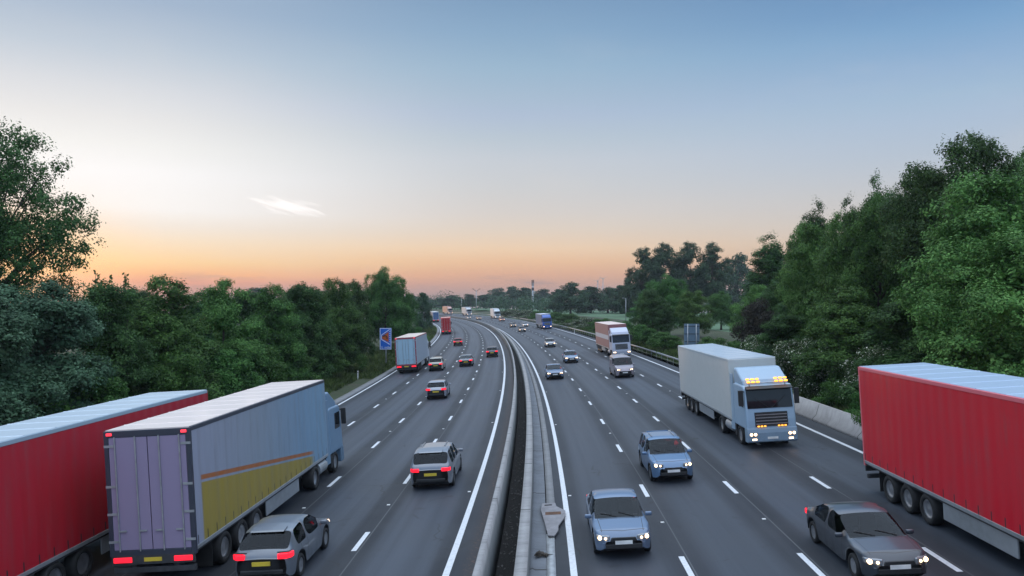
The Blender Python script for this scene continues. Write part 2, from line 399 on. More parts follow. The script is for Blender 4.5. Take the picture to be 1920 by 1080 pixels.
leaf_mat('leaf_far', (.026, .058, .030), (.072, .125, .062))
leaf_mat('grass_blade', (.035, .06, .018), (.12, .15, .05))

# ------------------------------------------------------------------ ribbons along the road
def sgrid(s0, s1):
    out = [s0]
    while out[-1] < s1:
        s = out[-1]; out.append(min(s1, s + (1.5 if s < 120 else 3. if s < 300 else 6.)))
    return np.array(out)
def ribbon(name, prof, side, s0, s1, mat, parent=None, close=False, smooth=False, absz=None):
    """prof: list of (d, dz); dz above the carriageway plane (or over the ground)"""
    s = sgrid(s0, s1); n = len(s); k = len(prof)
    V = np.zeros((n, k, 3)); U = np.zeros((n, k, 2)); acc = 0
    for j, (d, dz) in enumerate(prof):
        dd = np.full(n, float(d))
        x, y, z = road(s, dd, side)
        if absz: z = ground_z(s, dd)
        V[:, j, 0] = x; V[:, j, 1] = y; V[:, j, 2] = z+dz
        U[:, j, 0] = s; U[:, j, 1] = d
        if smooth == 'wall':
            if j: acc += math.hypot(d-prof[j-1][0], dz-prof[j-1][1])
            U[:, j, 1] = acc
    idx = np.arange(n*k).reshape(n, k); cols = list(range(k-1)); q = []
    for j in cols: q.append(np.stack([idx[:-1, j], idx[:-1, j+1], idx[1:, j+1], idx[1:, j]], 1))
    if close: q.append(np.stack([idx[:-1, k-1], idx[:-1, 0], idx[1:, 0], idx[1:, k-1]], 1))
    faces = np.concatenate(q)[:, ::-1] if not close else np.concatenate(q)
    V = V.reshape(-1, 3)
    if close and k == 4:
        faces = np.concatenate([faces, [[idx[0, 0], idx[0, 1], idx[0, 2], idx[0, 3]], [idx[-1, 3], idx[-1, 2], idx[-1, 1], idx[-1, 0]]]])
    me = mesh_np(name, V, faces, [mat], uv=U.reshape(-1, 2))
    bm = bmesh.new(); bm.from_mesh(me); bmesh.ops.recalc_face_normals(bm, faces=bm.faces)
    if not close:
        bm.faces.ensure_lookup_table()
        if sum(f.normal.z for f in bm.faces) < 0: bmesh.ops.reverse_faces(bm, faces=bm.faces)
    bm.to_mesh(me); bm.free()
    return obj_me(name, me, parent)
S1 = 640.
# ground sheet to the horizon
bm = bmesh.new(); bmesh.ops.create_grid(bm, x_segments=8, y_segments=8, size=1)
o = obj_bm('ground', bm, M['field_grass']); o.location = (0, 525, -4.5); o.scale = (1200, 725, 1); tag(o, kind='structure')
dl = [-17.8, -18.6, -19.5, -20.7, -22, -24, -27, -32, -40, -60, -90, -130, -170]
tag(ribbon('verge_left', [(d, 0) for d in dl], 'L', -30, S1, M['verge_ground'], absz=True), kind='structure')
dr = [16.85, 17.6, 18.5, 19.7, 21, 23, 26, 32, 40]
tag(ribbon('verge_right', [(d, 0) for d in dr], 'R', -30, S1, M['verge_ground'], absz=True), kind='structure')
tag(ribbon('field', [(d, .004) for d in (40, 55, 90, 130, 170)], 'R', -30, S1, M['field_grass'], absz=True), kind='structure')
tag(ribbon('carriageway_left', [(d, 0) for d in (-17.25, -13.28, -9.77, -6.35, -3.05, -2.1)], 'L', -30, S1, M['asphalt_left']), kind='structure')
tag(ribbon('carriageway_right', [(d, 0) for d in (.2, 3.91, 7.38, 10.99, 14.86, 16.02)], 'R', -30, S1, M['asphalt_right']), kind='structure')
tag(ribbon('kerb_left', [(-17.25, -.2), (-17.25, .11), (-17.95, .13), (-17.95, -.3)], 'L', -30, S1, M['kerb'], close=True), kind='structure')
tag(ribbon('median_soil', [(-1.85, .0), (-1.5, -.05), (-1.2, -.04), (-.95, .02)], 'R', -30, S1, M['soil']), kind='structure')
tag(ribbon('drain_channel', [(-.68, .03), (-.60, .06), (-.52, .012), (-.17, .0)], 'R', -30, S1, M['concrete_slab']), kind='structure')
tag(ribbon('slot_drain', [(-.17, -.06), (-.13, -.06)], 'R', 25.6, S1, M['soil']), kind='structure')
tag(ribbon('channel_kerb', [(-.13, -.06), (-.13, .035), (.2, .03), (.2, -.05)], 'R', 25.6, S1, M['kerb'], close=True), kind='structure')
tag(ribbon('channel_rail', [(-.168, -.06), (-.168, .03), (.10, .045), (.10, -.05)], 'R', -30, 25.5, M['galv'], close=True), kind='structure')
tag(ribbon('channel_fill', [(.10, -.002), (.2, -.001)], 'R', -30, 25.6, M['asphalt_right']), kind='structure')
# painted lines, 4 mm above the surface
def lines(side, name, solid, dashed):
    V = []; Fc = []; U = []
    def strip(d0, d1, ss):
        b = len(V)
        for s in ss:
            for d in (d0, d1):
                x, y, z = road(s, d, side, .004); V.append((float(x), float(y), float(z))); U.append((s, d))
        for i in range(len(ss)-1): Fc.append((b+2*i, b+2*i+1, b+2*i+3, b+2*i+2))
    for d, w in solid: strip(d-w/2, d+w/2, sgrid(-20, S1))
    for d, ph in dashed:
        s = ph-9*5
        while s < 500:
            strip(d-.085, d+.085, [s-1., s, s+1.]); s += 9
    tag(obj_me(name, mesh_np(name, V, Fc, [M['line_paint']], uv=U)), kind='structure')
lines('L', 'road_markings_left', [(-3.05, .2), (-16.93, .2)], [(-9.77, 24.66), (-6.354, 24.52), (-13.28, 24.52)])
lines('R', 'road_markings_right', [(.62, .2), (14.86, .2)], [(3.91, 21.74), (7.38, 21.55), (10.99, 21.56)])

# ------------------------------------------------------------------ barriers
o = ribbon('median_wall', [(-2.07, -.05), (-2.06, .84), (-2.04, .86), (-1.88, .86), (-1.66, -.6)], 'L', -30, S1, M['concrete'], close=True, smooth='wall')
tag(o, 'taller concrete wall along the middle of the motorway, edging the carriageway with red tail lights', 'barrier')
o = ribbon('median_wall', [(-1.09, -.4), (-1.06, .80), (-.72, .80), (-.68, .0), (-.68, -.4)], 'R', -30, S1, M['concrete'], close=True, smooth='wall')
tag(o, 'narrow concrete wall beside the drain channel, edging the carriageway with white headlights', 'barrier')
o = ribbon('verge_wall', [(16.02, -.1), (16.02, .14), (16.22, .34), (16.40, .95), (16.62, .95), (16.70, -.3)], 'R', -30, 73, M['concrete_wall'], close=True, smooth='wall')
bm = bmesh.new(); bm.from_mesh(o.data); bm.edges.ensure_lookup_table()
ends = [e for e in bm.edges if e.is_boundary]; bmesh.ops.holes_fill(bm, edges=ends, sides=8); bm.to_mesh(o.data); bm.free()
tag(o, 'pale jointed concrete wall on the verge behind the white and red lorries', 'barrier')
rail = empty('safety_barrier', [float(v) for v in road(73, 16.8, 'R')])
tag(rail, 'low steel crash rail on posts along the verge, between the bushes and the road', 'barrier')
def rel(o, root):
    o.parent = root; o.matrix_parent_inverse = root.matrix_world.inverted() if False else Matrix.Translation(-Vector(root.location))
    return o
o = ribbon('rail', [(16.86, .42), (16.80, .48), (16.84, .53), (16.80, .58), (16.86, .64), (16.90, .64), (16.90, .42)], 'R', 73.2, 420, M['galv'], close=True); rel(o, rail)
pb = bmesh.new(); box(pb, -.03, .03, -.04, .04, -.3, .60); pme = bpy.data.meshes.new('post'); pb.to_mesh(pme); pb.free(); pme.materials.append(M['galv'])
for s in np.arange(75, 300, 3.2):
    q = obj_me('post', pme); q.location = [float(v) for v in road(s, 16.95, 'R')]; rel(q, rail)

# ------------------------------------------------------------------ small things in the median
P0, rr, ff = road_frame(26.9, .06, 'R')
pl = empty('drain_cover', P0); tag(pl, 'worn grey tapered plate with a rusty slot lying over the drain channel', 'drain cover')
MX = Matrix((tuple(rr)+(0,), tuple(ff)+(0,), tuple(rr.cross(ff))+(0,), (0, 0, 0, 1))).transposed()
pl.matrix_world = Matrix.Translation(P0) @ MX @ Matrix.Diagonal((1.22, 1.45, 1, 1))
bm = bmesh.new(); prism(bm, [(-.30, 1.55), (-.34, .9), (-.24, -.1), (-.14, -1.25), (.04, -1.3), (.16, -.9), (.17, -.55), (.40, .25), (.42, .75), (.16, 1.2), (.13, 1.55)], .06, .12, 'z')
obj_bm('cover_plate', bm, M['worn_plate'], pl, bevel=.015)
obj_bm('rust_panel', B(-.20, .28, .40, .66, .10, .124), M['rust'], pl)
obj_bm('slot', B(-.22, .02, 1.28, 1.38, .10, .123), M['soil'], pl)
bm = bmesh.new()
for a, b, c, d in ((-.2, -.1, .18, .10), (-.05, .03, .14, .09), (.1, -.06, .10, .06)):
    prism(bm, [(a-.12, b-.05), (a, b-.11), (a+.14, b-.02), (a+.05, b+.09), (a-.09, b+.07)], .0, c, 'z')
tube(bm, (-.2, -.12, .02), (-.36, -.3, .12), .03, .008, 6); tube(bm, (.15, -.05, .05), (.42, .05, .02), .025, .006, 6)
for v in bm.verts: v.co.x += random.uniform(-.03, .03); v.co.z = max(.0, v.co.z*random.uniform(.5, 1.2))
o = obj_bm('debris', bm, M['bark']); P0, rr, ff = road_frame(23.3, -.28, 'R'); o.location = P0+Vector((0, 0, .045)); o.scale = (.75, .8, .8)
tag(o, 'dark torn scrap of debris lying in the drain channel below the grey plate', 'debris')
# gravel in the gap
V = []; Fc = []
ico = bmesh.new(); bmesh.ops.create_icosphere(ico, subdivisions=1, radius=1); iv = np.array([v.co[:] for v in ico.verts]); fi = np.array([[v.index for v in f.verts] for f in ico.faces]); ico.free()
n = 650; off = 0
for i in range(n):
    s = 17 + 70*rng.random()**1.6; d = rng.uniform(-1.66, -1.1); x, y, z = road(s, d, 'R', -.04)
    r = rng.uniform(.012, .045)
    V.append(iv*(1+.25*rng.standard_normal((len(iv), 1)))*r*np.array([1, 1.2, .7])+[float(x), float(y), float(z)+r*.2]); Fc.append(fi+off); off += len(iv)
tag(obj_me('gravel', mesh_np('gravel', np.concatenate(V), np.concatenate(Fc), [M['stone']])), 'loose stones on the dark soil between the two median walls', 'gravel', kind='stuff')
# road studs
sb = bmesh.new(); box(sb, -.06, .06, -.05, .05, 0, .022); box(sb, -.045, .045, -.054, .054, .006, .018)
sme = bpy.data.meshes.new('road_stud'); sb.to_mesh(sme); sb.free(); sme.materials.append(M['plate_white'])
for side, d, ph in (('L', -9.77, 24.66), ('L', -6.354, 24.52), ('L', -13.28, 24.52), ('R', 3.91, 21.74), ('R', 7.38, 21.55), ('R', 10.99, 21.56), ('R', .84, 26), ('L', -3.3, 26)):
    for k in range(-1, 5):
        P0, rr, ff = road_frame(ph+4.5+18*k, d, side)
        o = obj_me('road_stud', sme); o.matrix_world = Matrix.Translation(P0) @ Matrix((tuple(rr)+(0,), tuple(ff)+(0,), tuple(rr.cross(ff))+(0,), (0, 0, 0, 1))).transposed()
        tag(o, 'small pale reflective stud set in the asphalt between lane markings', 'road stud', 'road studs along the lane lines')

# ------------------------------------------------------------------ vehicles (local: +Y forward, X right, Z up, origin on the road under the middle)
def wheel_mesh(r, w, name='wheel'):
    n = 28
    def lathe(prof, mat, nm):
        V = []; Fc = []
        for i in range(n):
            a = 2*math.pi*i/n
            for (x, q) in prof: V.append((x, q*math.cos(a), q*math.sin(a)))
        k = len(prof)
        for i in range(n):
            for j in range(k-1): Fc.append((i*k+j, i*k+j+1, ((i+1) % n)*k+j+1, ((i+1) % n)*k+j))
        return mesh_np(nm, V, Fc, [mat], smooth=True)
    h = w/2
    t = lathe([(-h*.8, r*.62), (-h, r*.7), (-h, r*.9), (-h*.8, r*.98), (-h*.3, r), (h*.3, r), (h*.8, r*.98), (h, r*.9), (h, r*.7), (h*.8, r*.62)], M['rubber'], 'tyre')
    rm = lathe([(-h*.7, .001), (-h*.7, r*.5), (-h*.8, r*.63), (h*.8, r*.63), (h*.62, r*.52), (h*.45, r*.4), (h*.6, r*.18), (h*.66, .001)], M['alloy'], 'rim')
    return t, rm
_wm = {}
def add_wheel(root, x, y, r, w):
    if (r, w) not in _wm: _wm[(r, w)] = wheel_mesh(r, w)
    t, rm = _wm[(r, w)]
    o = obj_me('wheel', t, root); o.location = (x, y, r)
    if x < 0: o.rotation_euler.z = math.pi
    obj_me('rim', rm, o)
def pw(pts):
    a = np.array(pts, float); return lambda y: float(np.interp(y, a[:, 0], a[:, 1]))
def car(style, color, front_lit=True, rear_lit=True):
    """lofted car body; style = hatchback, saloon, estate, van"""
    S = dict(
        hatchback=dict(L=4.2, W=.89, H=1.50, key=[-2.1, -2.02, -1.85, -1.45, -1.05, .02, .15, 1.0, 1.75, 1.95, 2.1], zroof=[(-2.1, .80), (-2.03, .95), (-1.88, 1.02), (-1.45, 1.42), (-.9, 1.49), (-.1, 1.49), (.25, 1.43), (1.05, .98), (1.75, .86), (1.98, .76), (2.1, .60)], ws=(.20, 1.05), rw=(-1.88, -1.45), win=[(-1.40, -.62), (-.54, .62)]),
        saloon=dict(L=4.7, W=.91, H=1.45, key=[-2.35], zroof=[(-2.35, .80), (-2.28, .96), (-1.75, 1.02), (-1.0, 1.36), (-.55, 1.44), (.0, 1.44), (.25, 1.38), (1.15, .97), (2.0, .86), (2.22, .76), (2.35, .60)], ws=(.25, 1.15), rw=(-1.75, -1.0), win=[(-1.35, -.42), (-.34, .72)]),
        estate=dict(L=4.6, W=.93, H=1.62, key=[-2.3], zroof=[(-2.3, .86), (-2.26, 1.02), (-2.15, 1.10), (-1.85, 1.54), (-1.2, 1.62), (0, 1.62), (.3, 1.55), (1.1, 1.06), (1.95, .95), (2.18, .84), (2.3, .66)], ws=(.28, 1.1), rw=(-2.15, -1.85), win=[(-1.78, -1.12), (-1.06, -.26), (-.18, .66)]),
        van=dict(L=5.2, W=.98, H=2.05, key=[-2.6], zroof=[(-2.6, 1.3), (-2.58, 1.75), (-2.5, 1.98), (-2.2, 2.04), (0, 2.05), (.75, 1.98), (1.6, 1.22), (2.3, 1.06), (2.5, .92), (2.6, .7)], ws=(.8, 1.6), rw=None, win=[(.1, 1.05)]))[style]
    L, W = S['L'], S['W']; h = L/2
    root = empty(style, (0, 0, 0))
    zr = pw(S['zroof'])
    van = style == 'van'
    belt0 = {'hatchback': .93, 'saloon': .91, 'estate': 1.0, 'van': 1.18}[style]
    zbelt_f = lambda y: min(belt0 + (.03 if y < -.5 else 0), zr(y)-.035)
    wf = pw([(-h, W*.80), (-h+.08, W*.90), (-h+.35, W*.985), (-.3, W), (h*.5, W*.99), (h-.4, W*.95), (h-.15, W*.86), (h, W*.62)])
    af, ar = h-.86, -h+.86          # axles
    wr = .33 if not van else .36
    ys = set([-h, h] + [p[0] for p in S['zroof']])
    for a in (af, ar): ys |= {a-.46, a-.40, a-.30, a-.15, a, a+.15, a+.30, a+.40, a+.46}
    for a, b in S['win']: ys |= {a, b}
    ys |= {S['ws'][0], S['ws'][1]}
    ys = sorted(ys); out = [ys[0]]
    for y in ys[1:]:
        if y-out[-1] > .028: out.append(y)
    ys = out
    def arch(y):
        z = .24
        for a in (af, ar):
            q = abs(y-a)
            if q < .43: z = max(z, .08+wr+math.sqrt(max(0, .43**2-q*q))*.86)
        return z
    rings = []
    for y in ys:
        w = wf(y); R_ = zr(y); zb = zbelt_f(y); ar_ = arch(y)
        end = (y < -h+.001) or (y > h-.001)
        zu = .24 if not end else .36
        zs = max(ar_, .26 if not end else .40)
        tall = max(0., R_-zb-.06)
        wroof = w*.86 - .16*tall if not van else w*(.97 - .05*min(1, tall))
        inner = ar_ > .25
        rings.append([(0, zu if not inner else .3), (w*(.60 if inner else .86), zs if inner else zu), (w*(.985 if inner else .965), zs), (w, max(.52, zs+.05) if not end else .52),
                      (w*.99, max(zb-.13, zs+.09)), (w*.955, zb), (wroof, zb + (R_-zb)*(.90 if tall > .1 else .75)), (wroof*.82, R_-.008), (0, R_+.015)])
    K = 9; n = len(ys)
    V = []; idx = {}
    for i, y in enumerate(ys):
        for j in range(K):
            x, z = rings[i][j]
            bow = 0
            if (y > h-.3 or y < -h+.12): bow = -.10*abs(x/W)**2*np.sign(y)*(1 if y > 0 else .5)
            idx[i, j, 1] = len(V); V.append((x, y+bow, z))
            if j not in (0, K-1): idx[i, j, -1] = len(V); V.append((-x, y+bow, z))
            else: idx[i, j, -1] = idx[i, j, 1]
    groups = {}
    def put(g, f): groups.setdefault(g, []).append(f)
    for i in range(n-1):
        ym = .5*(ys[i]+ys[i+1])
        for j in range(K-1):
            for sd in (1, -1):
                f = [idx[i, j, sd], idx[i+1, j, sd], idx[i+1, j+1, sd], idx[i, j+1, sd]]
                f = list(dict.fromkeys(f))
                if sd < 0: f = f[::-1]
                g = 'body'
                if j in (6, 7) and S['ws'][0] < ym < S['ws'][1]: g = 'windscreen'
                elif S['rw'] and j in (6, 7) and S['rw'][0] < ym < S['rw'][1]: g = 'rear_window'
                elif j == 5:
                    for k, (a, b) in enumerate(S['win']):
                        if a < ym < b: g = ('side_window', k, sd)
                elif j in (0,) or (j == 1 and arch(ym) <= .26): g = 'underbody'
                elif j == 1: g = 'underbody'
                put(g, f)
    for i, rev in ((0, 1), (n-1, 0)):
        for j in range(K-1):
            f = list(dict.fromkeys([idx[i, j, 1], idx[i, j+1, 1], idx[i, j+1, -1], idx[i, j, -1]]))
            put('bumper' if j in (0, 1) else 'body', f[::-1] if rev else f)
    def mk(nm, fs, mat, sub=2, col=None):
        used = sorted({v for f in fs for v in f}); mp = {v: i for i, v in enumerate(used)}
        me = bpy.data.meshes.new(nm); me.from_pydata([V[v] for v in used], [], [[mp[v] for v in f] for f in fs]); me.materials.append(mat)
        for p in me.polygons: p.use_smooth = True
        o = obj_me(nm, me, root, col)
        b = o.modifiers.new('sub', 'SUBSURF'); b.levels = sub; b.render_levels = sub
        return o
    bo = mk('body', groups['body'], M['paint_'+style], 2, color); bo['paint'] = 1
    mk('underbody', groups['underbody'] + groups.get('bumper', []), M['black_plastic'], 1)
    for g, fs in groups.items():
        if g in ('body', 'underbody', 'bumper'): continue
        mk(g if isinstance(g, str) else 'side_window', fs, M['glass'], 2)
    for a in (af, ar):
        for sx in (1, -1): add_wheel(root, sx*(W-.13), a, wr, .21)
    zl = {'hatchback': .70, 'saloon': .69, 'estate': .80, 'van': .86}[style]
    for sx in (1, -1):
        bm = bmesh.new()          # swept-back headlight
        prism(bm, [(sx*.40, h-.075), (sx*.44, h-.03), (sx*.62, h-.085), (sx*.80, h-.24), (sx*.835, h-.40), (sx*.70, h-.38)][::sx], zl-.085, zl+.06, 'z')
        hl = obj_bm('headlight', bm, M['lamp_glass'], root, bevel=.025)
        bm = bmesh.new(); tube(bm, (sx*.70, h-.26, zl-.015), (sx*.715, h-.125, zl-.015), .062, n=16)
        obj_bm('bulb', bm, M['headlamp'], hl)
        bm = bmesh.new(); tube(bm, (sx*.54, h-.2, zl-.015), (sx*.545, h-.045, zl-.02), .038, n=12)
        obj_bm('bulb', bm, M['headlamp'], hl)
        bm = bmesh.new()
        zt = .92 if style in ('hatchback', 'estate') else .86 if style == 'saloon' else 1.15
        hh = .13 if not van else .26
        prism(bm, [(sx*.46, -h+.06), (sx*.48, -h-.004), (sx*.74, -h+.03), (sx*.845, -h+.14), (sx*.86, -h+.32), (sx*.72, -h+.28)][::sx], zt-hh, zt+.02, 'z')
        obj_bm('tail_light', bm, M['tail_lamp'] if rear_lit else M['sign_dark'], root, bevel=.02)
        bm = bmesh.new(); wy = S['ws'][1]-.28; box(bm, min(sx*W*.95, sx*(W+.17)), max(sx*W*.95, sx*(W+.17)), wy-.06, wy+.05, belt0+.0, belt0+.13)
        q = obj_bm('door_mirror', bm, M['car_paint'], root, color, smooth=True, bevel=.04, seg=3); q['paint'] = 1
    bm = bmesh.new(); prism(bm, [(-.42, .58), (.42, .58), (.36, .70), (-.36, .70)], h-.07, h-.005, 'y'); box(bm, -.55, .55, h-.12, h-.002, .36, .50)
    obj_bm('grille', bm, M['black_plastic'], root, bevel=.015)
    obj_bm('number_plate', B(-.26, .26, h-.01, h+.008, .50, .61), M['plate_white'], root)
    obj_bm('number_plate', B(-.26, .26, -h-.014, -h+.03, zt-.30, zt-.19), M['plate_yellow'], root)
    bm = bmesh.new(); box(bm, -.62, .62, -h-.006, -h+.1, .36, .50)
    obj_bm('bumper', bm, M['black_plastic'], root, bevel=.03)
    if not van:
        bm = bmesh.new()
        for sx in (1, -1):
            tube(bm, (sx*.50, -1.0, zr(-.9)+.02), (sx*.50, .0, zr(0)+.02), .016, n=6)
        if style == 'estate': obj_bm('roof_rail', bm, M['alloy'], root)
        else: bm.free()
        bm = bmesh.new(); prism(bm, [(S['rw'][1]-.02, zr(S['rw'][1])+.02), (S['rw'][1]-.10, zr(S['rw'][1])-.01), (S['rw'][1]+.25, zr(S['rw'][1]+.3)-.02), (S['rw'][1]+.25, zr(S['rw'][1]+.3)+.025)], -.5, .5)
        if style != 'saloon':
            q = obj_bm('spoiler', bm, M['car_paint'], root, color, bevel=.01); q['paint'] = 1
        else: bm.free()
    obj_bm('glow_blocker', B(-W*.90, W*.90, -h+.34, -h+.37, .30, zt+(.075 if not van else .1)), M['black_plastic'], root)  # added black panels that block the tail lamps' glow into the cabin
    for sx in (1, -1): obj_bm('glow_blocker', B(min(sx*.44, sx*.80), max(sx*.44, sx*.80), -h+.10, -h+.34, zt+.035, zt+.05), M['black_plastic'], root)
    fy = S['ws'][0]-.30 if not van else S['ws'][0]-.15
    for sx in (-.37, .37):
        bm = bmesh.new(); zs = .30 if not van else .55
        prism(bm, [(fy-.25, zs), (fy+.28, zs+.05), (fy+.28, zs+.22), (fy-.20, zs+.18), (fy-.42, zs+.80), (fy-.52, zs+.78), (fy-.36, zs)], sx-.25, sx+.25)
        prism(bm, [(fy-.44, zs+.82), (fy-.40, zs+.98), (fy-.50, zs+1.0), (fy-.53, zs+.83)], sx-.13, sx+.13)
        obj_bm('seat', bm, M['seat_cloth'], root, bevel=.03)
    if not van:
        bm = bmesh.new(); by = fy-1.0
        prism(bm, [(by-.2, .30), (by+.3, .32), (by+.3, .52), (by-.12, .50), (by-.34, .98), (by-.44, .98), (by-.3, .30)], -.60, .60); obj_bm('rear_bench', bm, M['seat_cloth'], root, bevel=.03)
        obj_bm('parcel_shelf', B(-.60, .60, -h+.45, by-.34, belt0-.06, belt0-.03), M['black_plastic'], root)
    dy = S['ws'][1]-.30
    bm = bmesh.new(); prism(bm, [(dy-.42, belt0-.20), (dy-.40, belt0-.03), (dy-.1, belt0+.02), (dy+.25, belt0-.04), (dy+.25, belt0-.25)], -.66, .66); obj_bm('dashboard', bm, M['black_plastic'], root, bevel=.02)
    bm = bmesh.new(); pr = None
    for k in range(17):
        a = 2*math.pi*k/16; q = Vector((.37+.17*math.cos(a), dy-.50+.06*math.sin(a), belt0+.02+.16*math.sin(a)))
        if pr is not None: tube(bm, pr, q, .016, n=6)
        pr = q
    tube(bm, (.37, dy-.50, belt0+.02), (.37, dy-.35, belt0-.05), .03, n=6); obj_bm('steering_wheel', bm, M['black_plastic'], root)
    bm = bmesh.new()          # wipers and number of dark shut lines on the bonnet edge
    for sx in (-.5, .08): tube(bm, (sx, S['ws'][1]-.02, zr(S['ws'][1])+.025), (sx+.5, S['ws'][1]-.22, zr(S['ws'][1]-.2)+.028), .011, n=5)
    obj_bm('wiper', bm, M['black_plastic'], root)
    root['len'] = L
    return root
def place_vehicle(root, s, d, side, yaw=0., z=0.):
    P, r, f = road_frame(s, d, side)
    if side == 'R': r, f = -r, -f
    u = r.cross(f)
    m = Matrix((tuple(r)+(0,), tuple(f)+(0,), tuple(u)+(0,), (0, 0, 0, 1))).transposed()
    root.matrix_world = Matrix.Translation(P+Vector((0, 0, z))) @ m @ Matrix.Rotation(yaw, 4, 'Z')

def lorry(side_col, roof_col, cab_col, rear_col, H=4.4, curtain='curtain', amber=False, rail_col=None, cab_style=0, length=16.2, front_lit=True, rear_lit=True, band=None, marker=True, rigid=False):
    root = empty('articulated_lorry' if not rigid else 'rigid_lorry', (0, 0, 0))
    h = length/2; W = 1.27
    t0, t1 = -h, h-2.75            # load body rear / front
    zb = 1.05
    def P(nm, bm, mat, col=None, par=None, **k):
        return obj_bm(nm, bm, M[mat], par or root, col, **k)
    rc = rail_col or tuple(v*.5 for v in side_col[:3])
    # load body
    for sx in (1, -1):
        P('side_panel', B(min(sx*W, sx*(W-.06)), max(sx*W, sx*(W-.06)), t0+.12, t1-.1, zb+.12, H-.14), curtain, side_col)
        q = P('top_rail', B(min(sx*(W+.012), sx*(W-.1)), max(sx*(W+.012), sx*(W-.1)), t0+.1, t1-.08, H-.14, H-.012), 'lorry_paint', rc, bevel=.015)
        P('lower_rail', B(min(sx*(W+.01), sx*(W-.1)), max(sx*(W+.01), sx*(W-.1)), t0+.1, t1-.08, zb, zb+.12), 'skirt_silver', bevel=.01)
        if band is not None:
            P('stripe', B(min(sx*(W+.004), sx*(W-.01)), max(sx*(W+.004), sx*(W-.01)), t0+.15, t1-.15, H*.52, H*.66), 'lorry_paint', band)
        # side guard
        bm = bmesh.new()
        box(bm, min(sx*1.22, sx*1.17), max(sx*1.22, sx*1.17), t0+5.6, t1-4.2, .45, .98)
        P('side_guard', bm, 'skirt_silver', bevel=.01)
    bm = bmesh.new(); pts = [(t0+.04, H-.10), (t0+.04, H)]; y = t0+1.0
    while y < t1-.5: pts += [(y, H), (y+.012, H+.014), (y+.035, H+.014), (y+.047, H)]; y += 1.35
    pts += [(t1-.03, H), (t1-.03, H-.10)]
    prism(bm, pts, -W+.05, W-.05); P('roof', bm, 'lorry_paint', roof_col)
    P('front_panel', B(-W, W, t1-.1, t1, zb, H-.02), 'lorry_paint', side_col, bevel=.04)
    P('floor', B(-W+.02, W-.02, t0+.05, t1-.12, zb-.06, zb+.08), 'chassis_grey')
    bm = bmesh.new()
    for sx in (1, -1): box(bm, min(sx*W, sx*(W-.13)), max(sx*W, sx*(W-.13)), t0, t0+.12, zb-.1, H-.03)
    box(bm, -W+.13, W-.13, t0, t0+.12, H-.22, H-.03); box(bm, -W+.13, W-.13, t0, t0+.12, zb-.1, zb+.08)
    P('rear_frame', bm, 'lorry_paint', rc, bevel=.01)
    for sx in (1, -1):
        d = P('rear_door', B(min(sx*.012, sx*(W-.135)), max(sx*.012, sx*(W-.135)), t0+.012, t0+.07, zb+.085, H-.225), 'lorry_paint', rear_col, bevel=.012)
        bm = bmesh.new()
        for x in (.35, .95): tube(bm, (sx*x, t0-.012, zb+.05), (sx*x, t0-.012, H-.2), .02, n=6)
        for x in (.35, .95): box(bm, min(sx*x, sx*(x-.22)), max(sx*x, sx*(x-.22)), t0-.03, t0+.0, zb+.62, zb+.66)
        P('locking_bar', bm, 'galv', None, d)
        bm = bmesh.new()
        for z in (zb+.3, zb+1.1, zb+1.9, H-.5): box(bm, min(sx*(W+.004), sx*(W-.28)), max(sx*(W+.004), sx*(W-.28)), t0-.006, t0+.02, z, z+.07)
        P('hinge', bm, 'galv', None, d)
        bm = bmesh.new(); box(bm, min(sx*.62, sx*1.16), max(sx*.62, sx*1.16), t0-.03, t0+.05, .78, .93)
        P('tail_light', bm, 'tail_lamp' if rear_lit else 'sign_dark', bevel=.015)
        if marker:
            bm = bmesh.new(); box(bm, min(sx*1.02, sx*1.18), max(sx*1.02, sx*1.18), t0-.03, t0+.01, H-.16, H-.08); P('marker_light', bm, 'marker_lamp', bevel=.01)
        P('mudflap', B(min(sx*.62, sx*1.2), max(sx*.62, sx*1.2), t0+1.15, t0+1.17, .2, .95), 'rubber')
    bm = bmesh.new(); box(bm, -1.2, 1.2, t0+.05, t0+.18, .46, .62); box(bm, -.7, -.55, t0+.1, t0+.5, .55, zb); box(bm, .55, .7, t0+.1, t0+.5, .55, zb)
    P('under_run_bar', bm, 'chassis_grey', bevel=.01)
    bm = bmesh.new(); box(bm, -1.22, 1.22, t0-.005, t0+.07, .72, .98); P('light_board', bm, 'chassis_grey')
    P('number_plate', B(-.26, .26, t0-.022, t0, .80, .91), 'plate_yellow')
    bm = bmesh.new(); box(bm, -.5, -.38, t0+.3, h-1.0, .72, 1.0); box(bm, .38, .5, t0+.3, h-1.0, .72, 1.0); box(bm, -.9, .9, t1-1.0, t1-.1, .5, .98)
    P('chassis', bm, 'chassis_grey')
    ax = (t0+2.0, t0+3.32, t0+4.64) if not rigid else (t0+2.2,)
    for y in ax:
        for sx in (1, -1): add_wheel(root, sx*1.06, y, .5, .38)
        bm = bmesh.new(); tube(bm, (-1, y, .5), (1, y, .5), .07); P('axle', bm, 'chassis_grey')
    ax2 = (h-1.45, h-4.9) if not rigid else (h-1.45,)
    for y in ax2:
        for sx in (1, -1): add_wheel(root, sx*1.05, y, .5, .34 if y > h-2 else .5)
    for sx in (1, -1):
        bm = bmesh.new(); tube(bm, (sx*.95, h-4.1, .68), (sx*.95, h-2.95, .68), .33, n=20); P('fuel_tank', bm, 'skirt_silver', smooth=False, bevel=.02)
    # cab
    c0 = h-2.28; top = min(H-.15, 3.95)
    low = 3.15
    cab = bmesh.new()
    prof = [(c0, .95), (c0, low-.05), (c0+.3, low+.02), (h-.50, low), (h-.34, low-.16), (h-.13, 1.98), (h-.06, 1.45), (h-.04, .95)]
    prism(cab, prof, -1.24, 1.24)
    cabo = P('cab', cab, 'lorry_paint', cab_col, bevel=.09, seg=4, smooth=False)
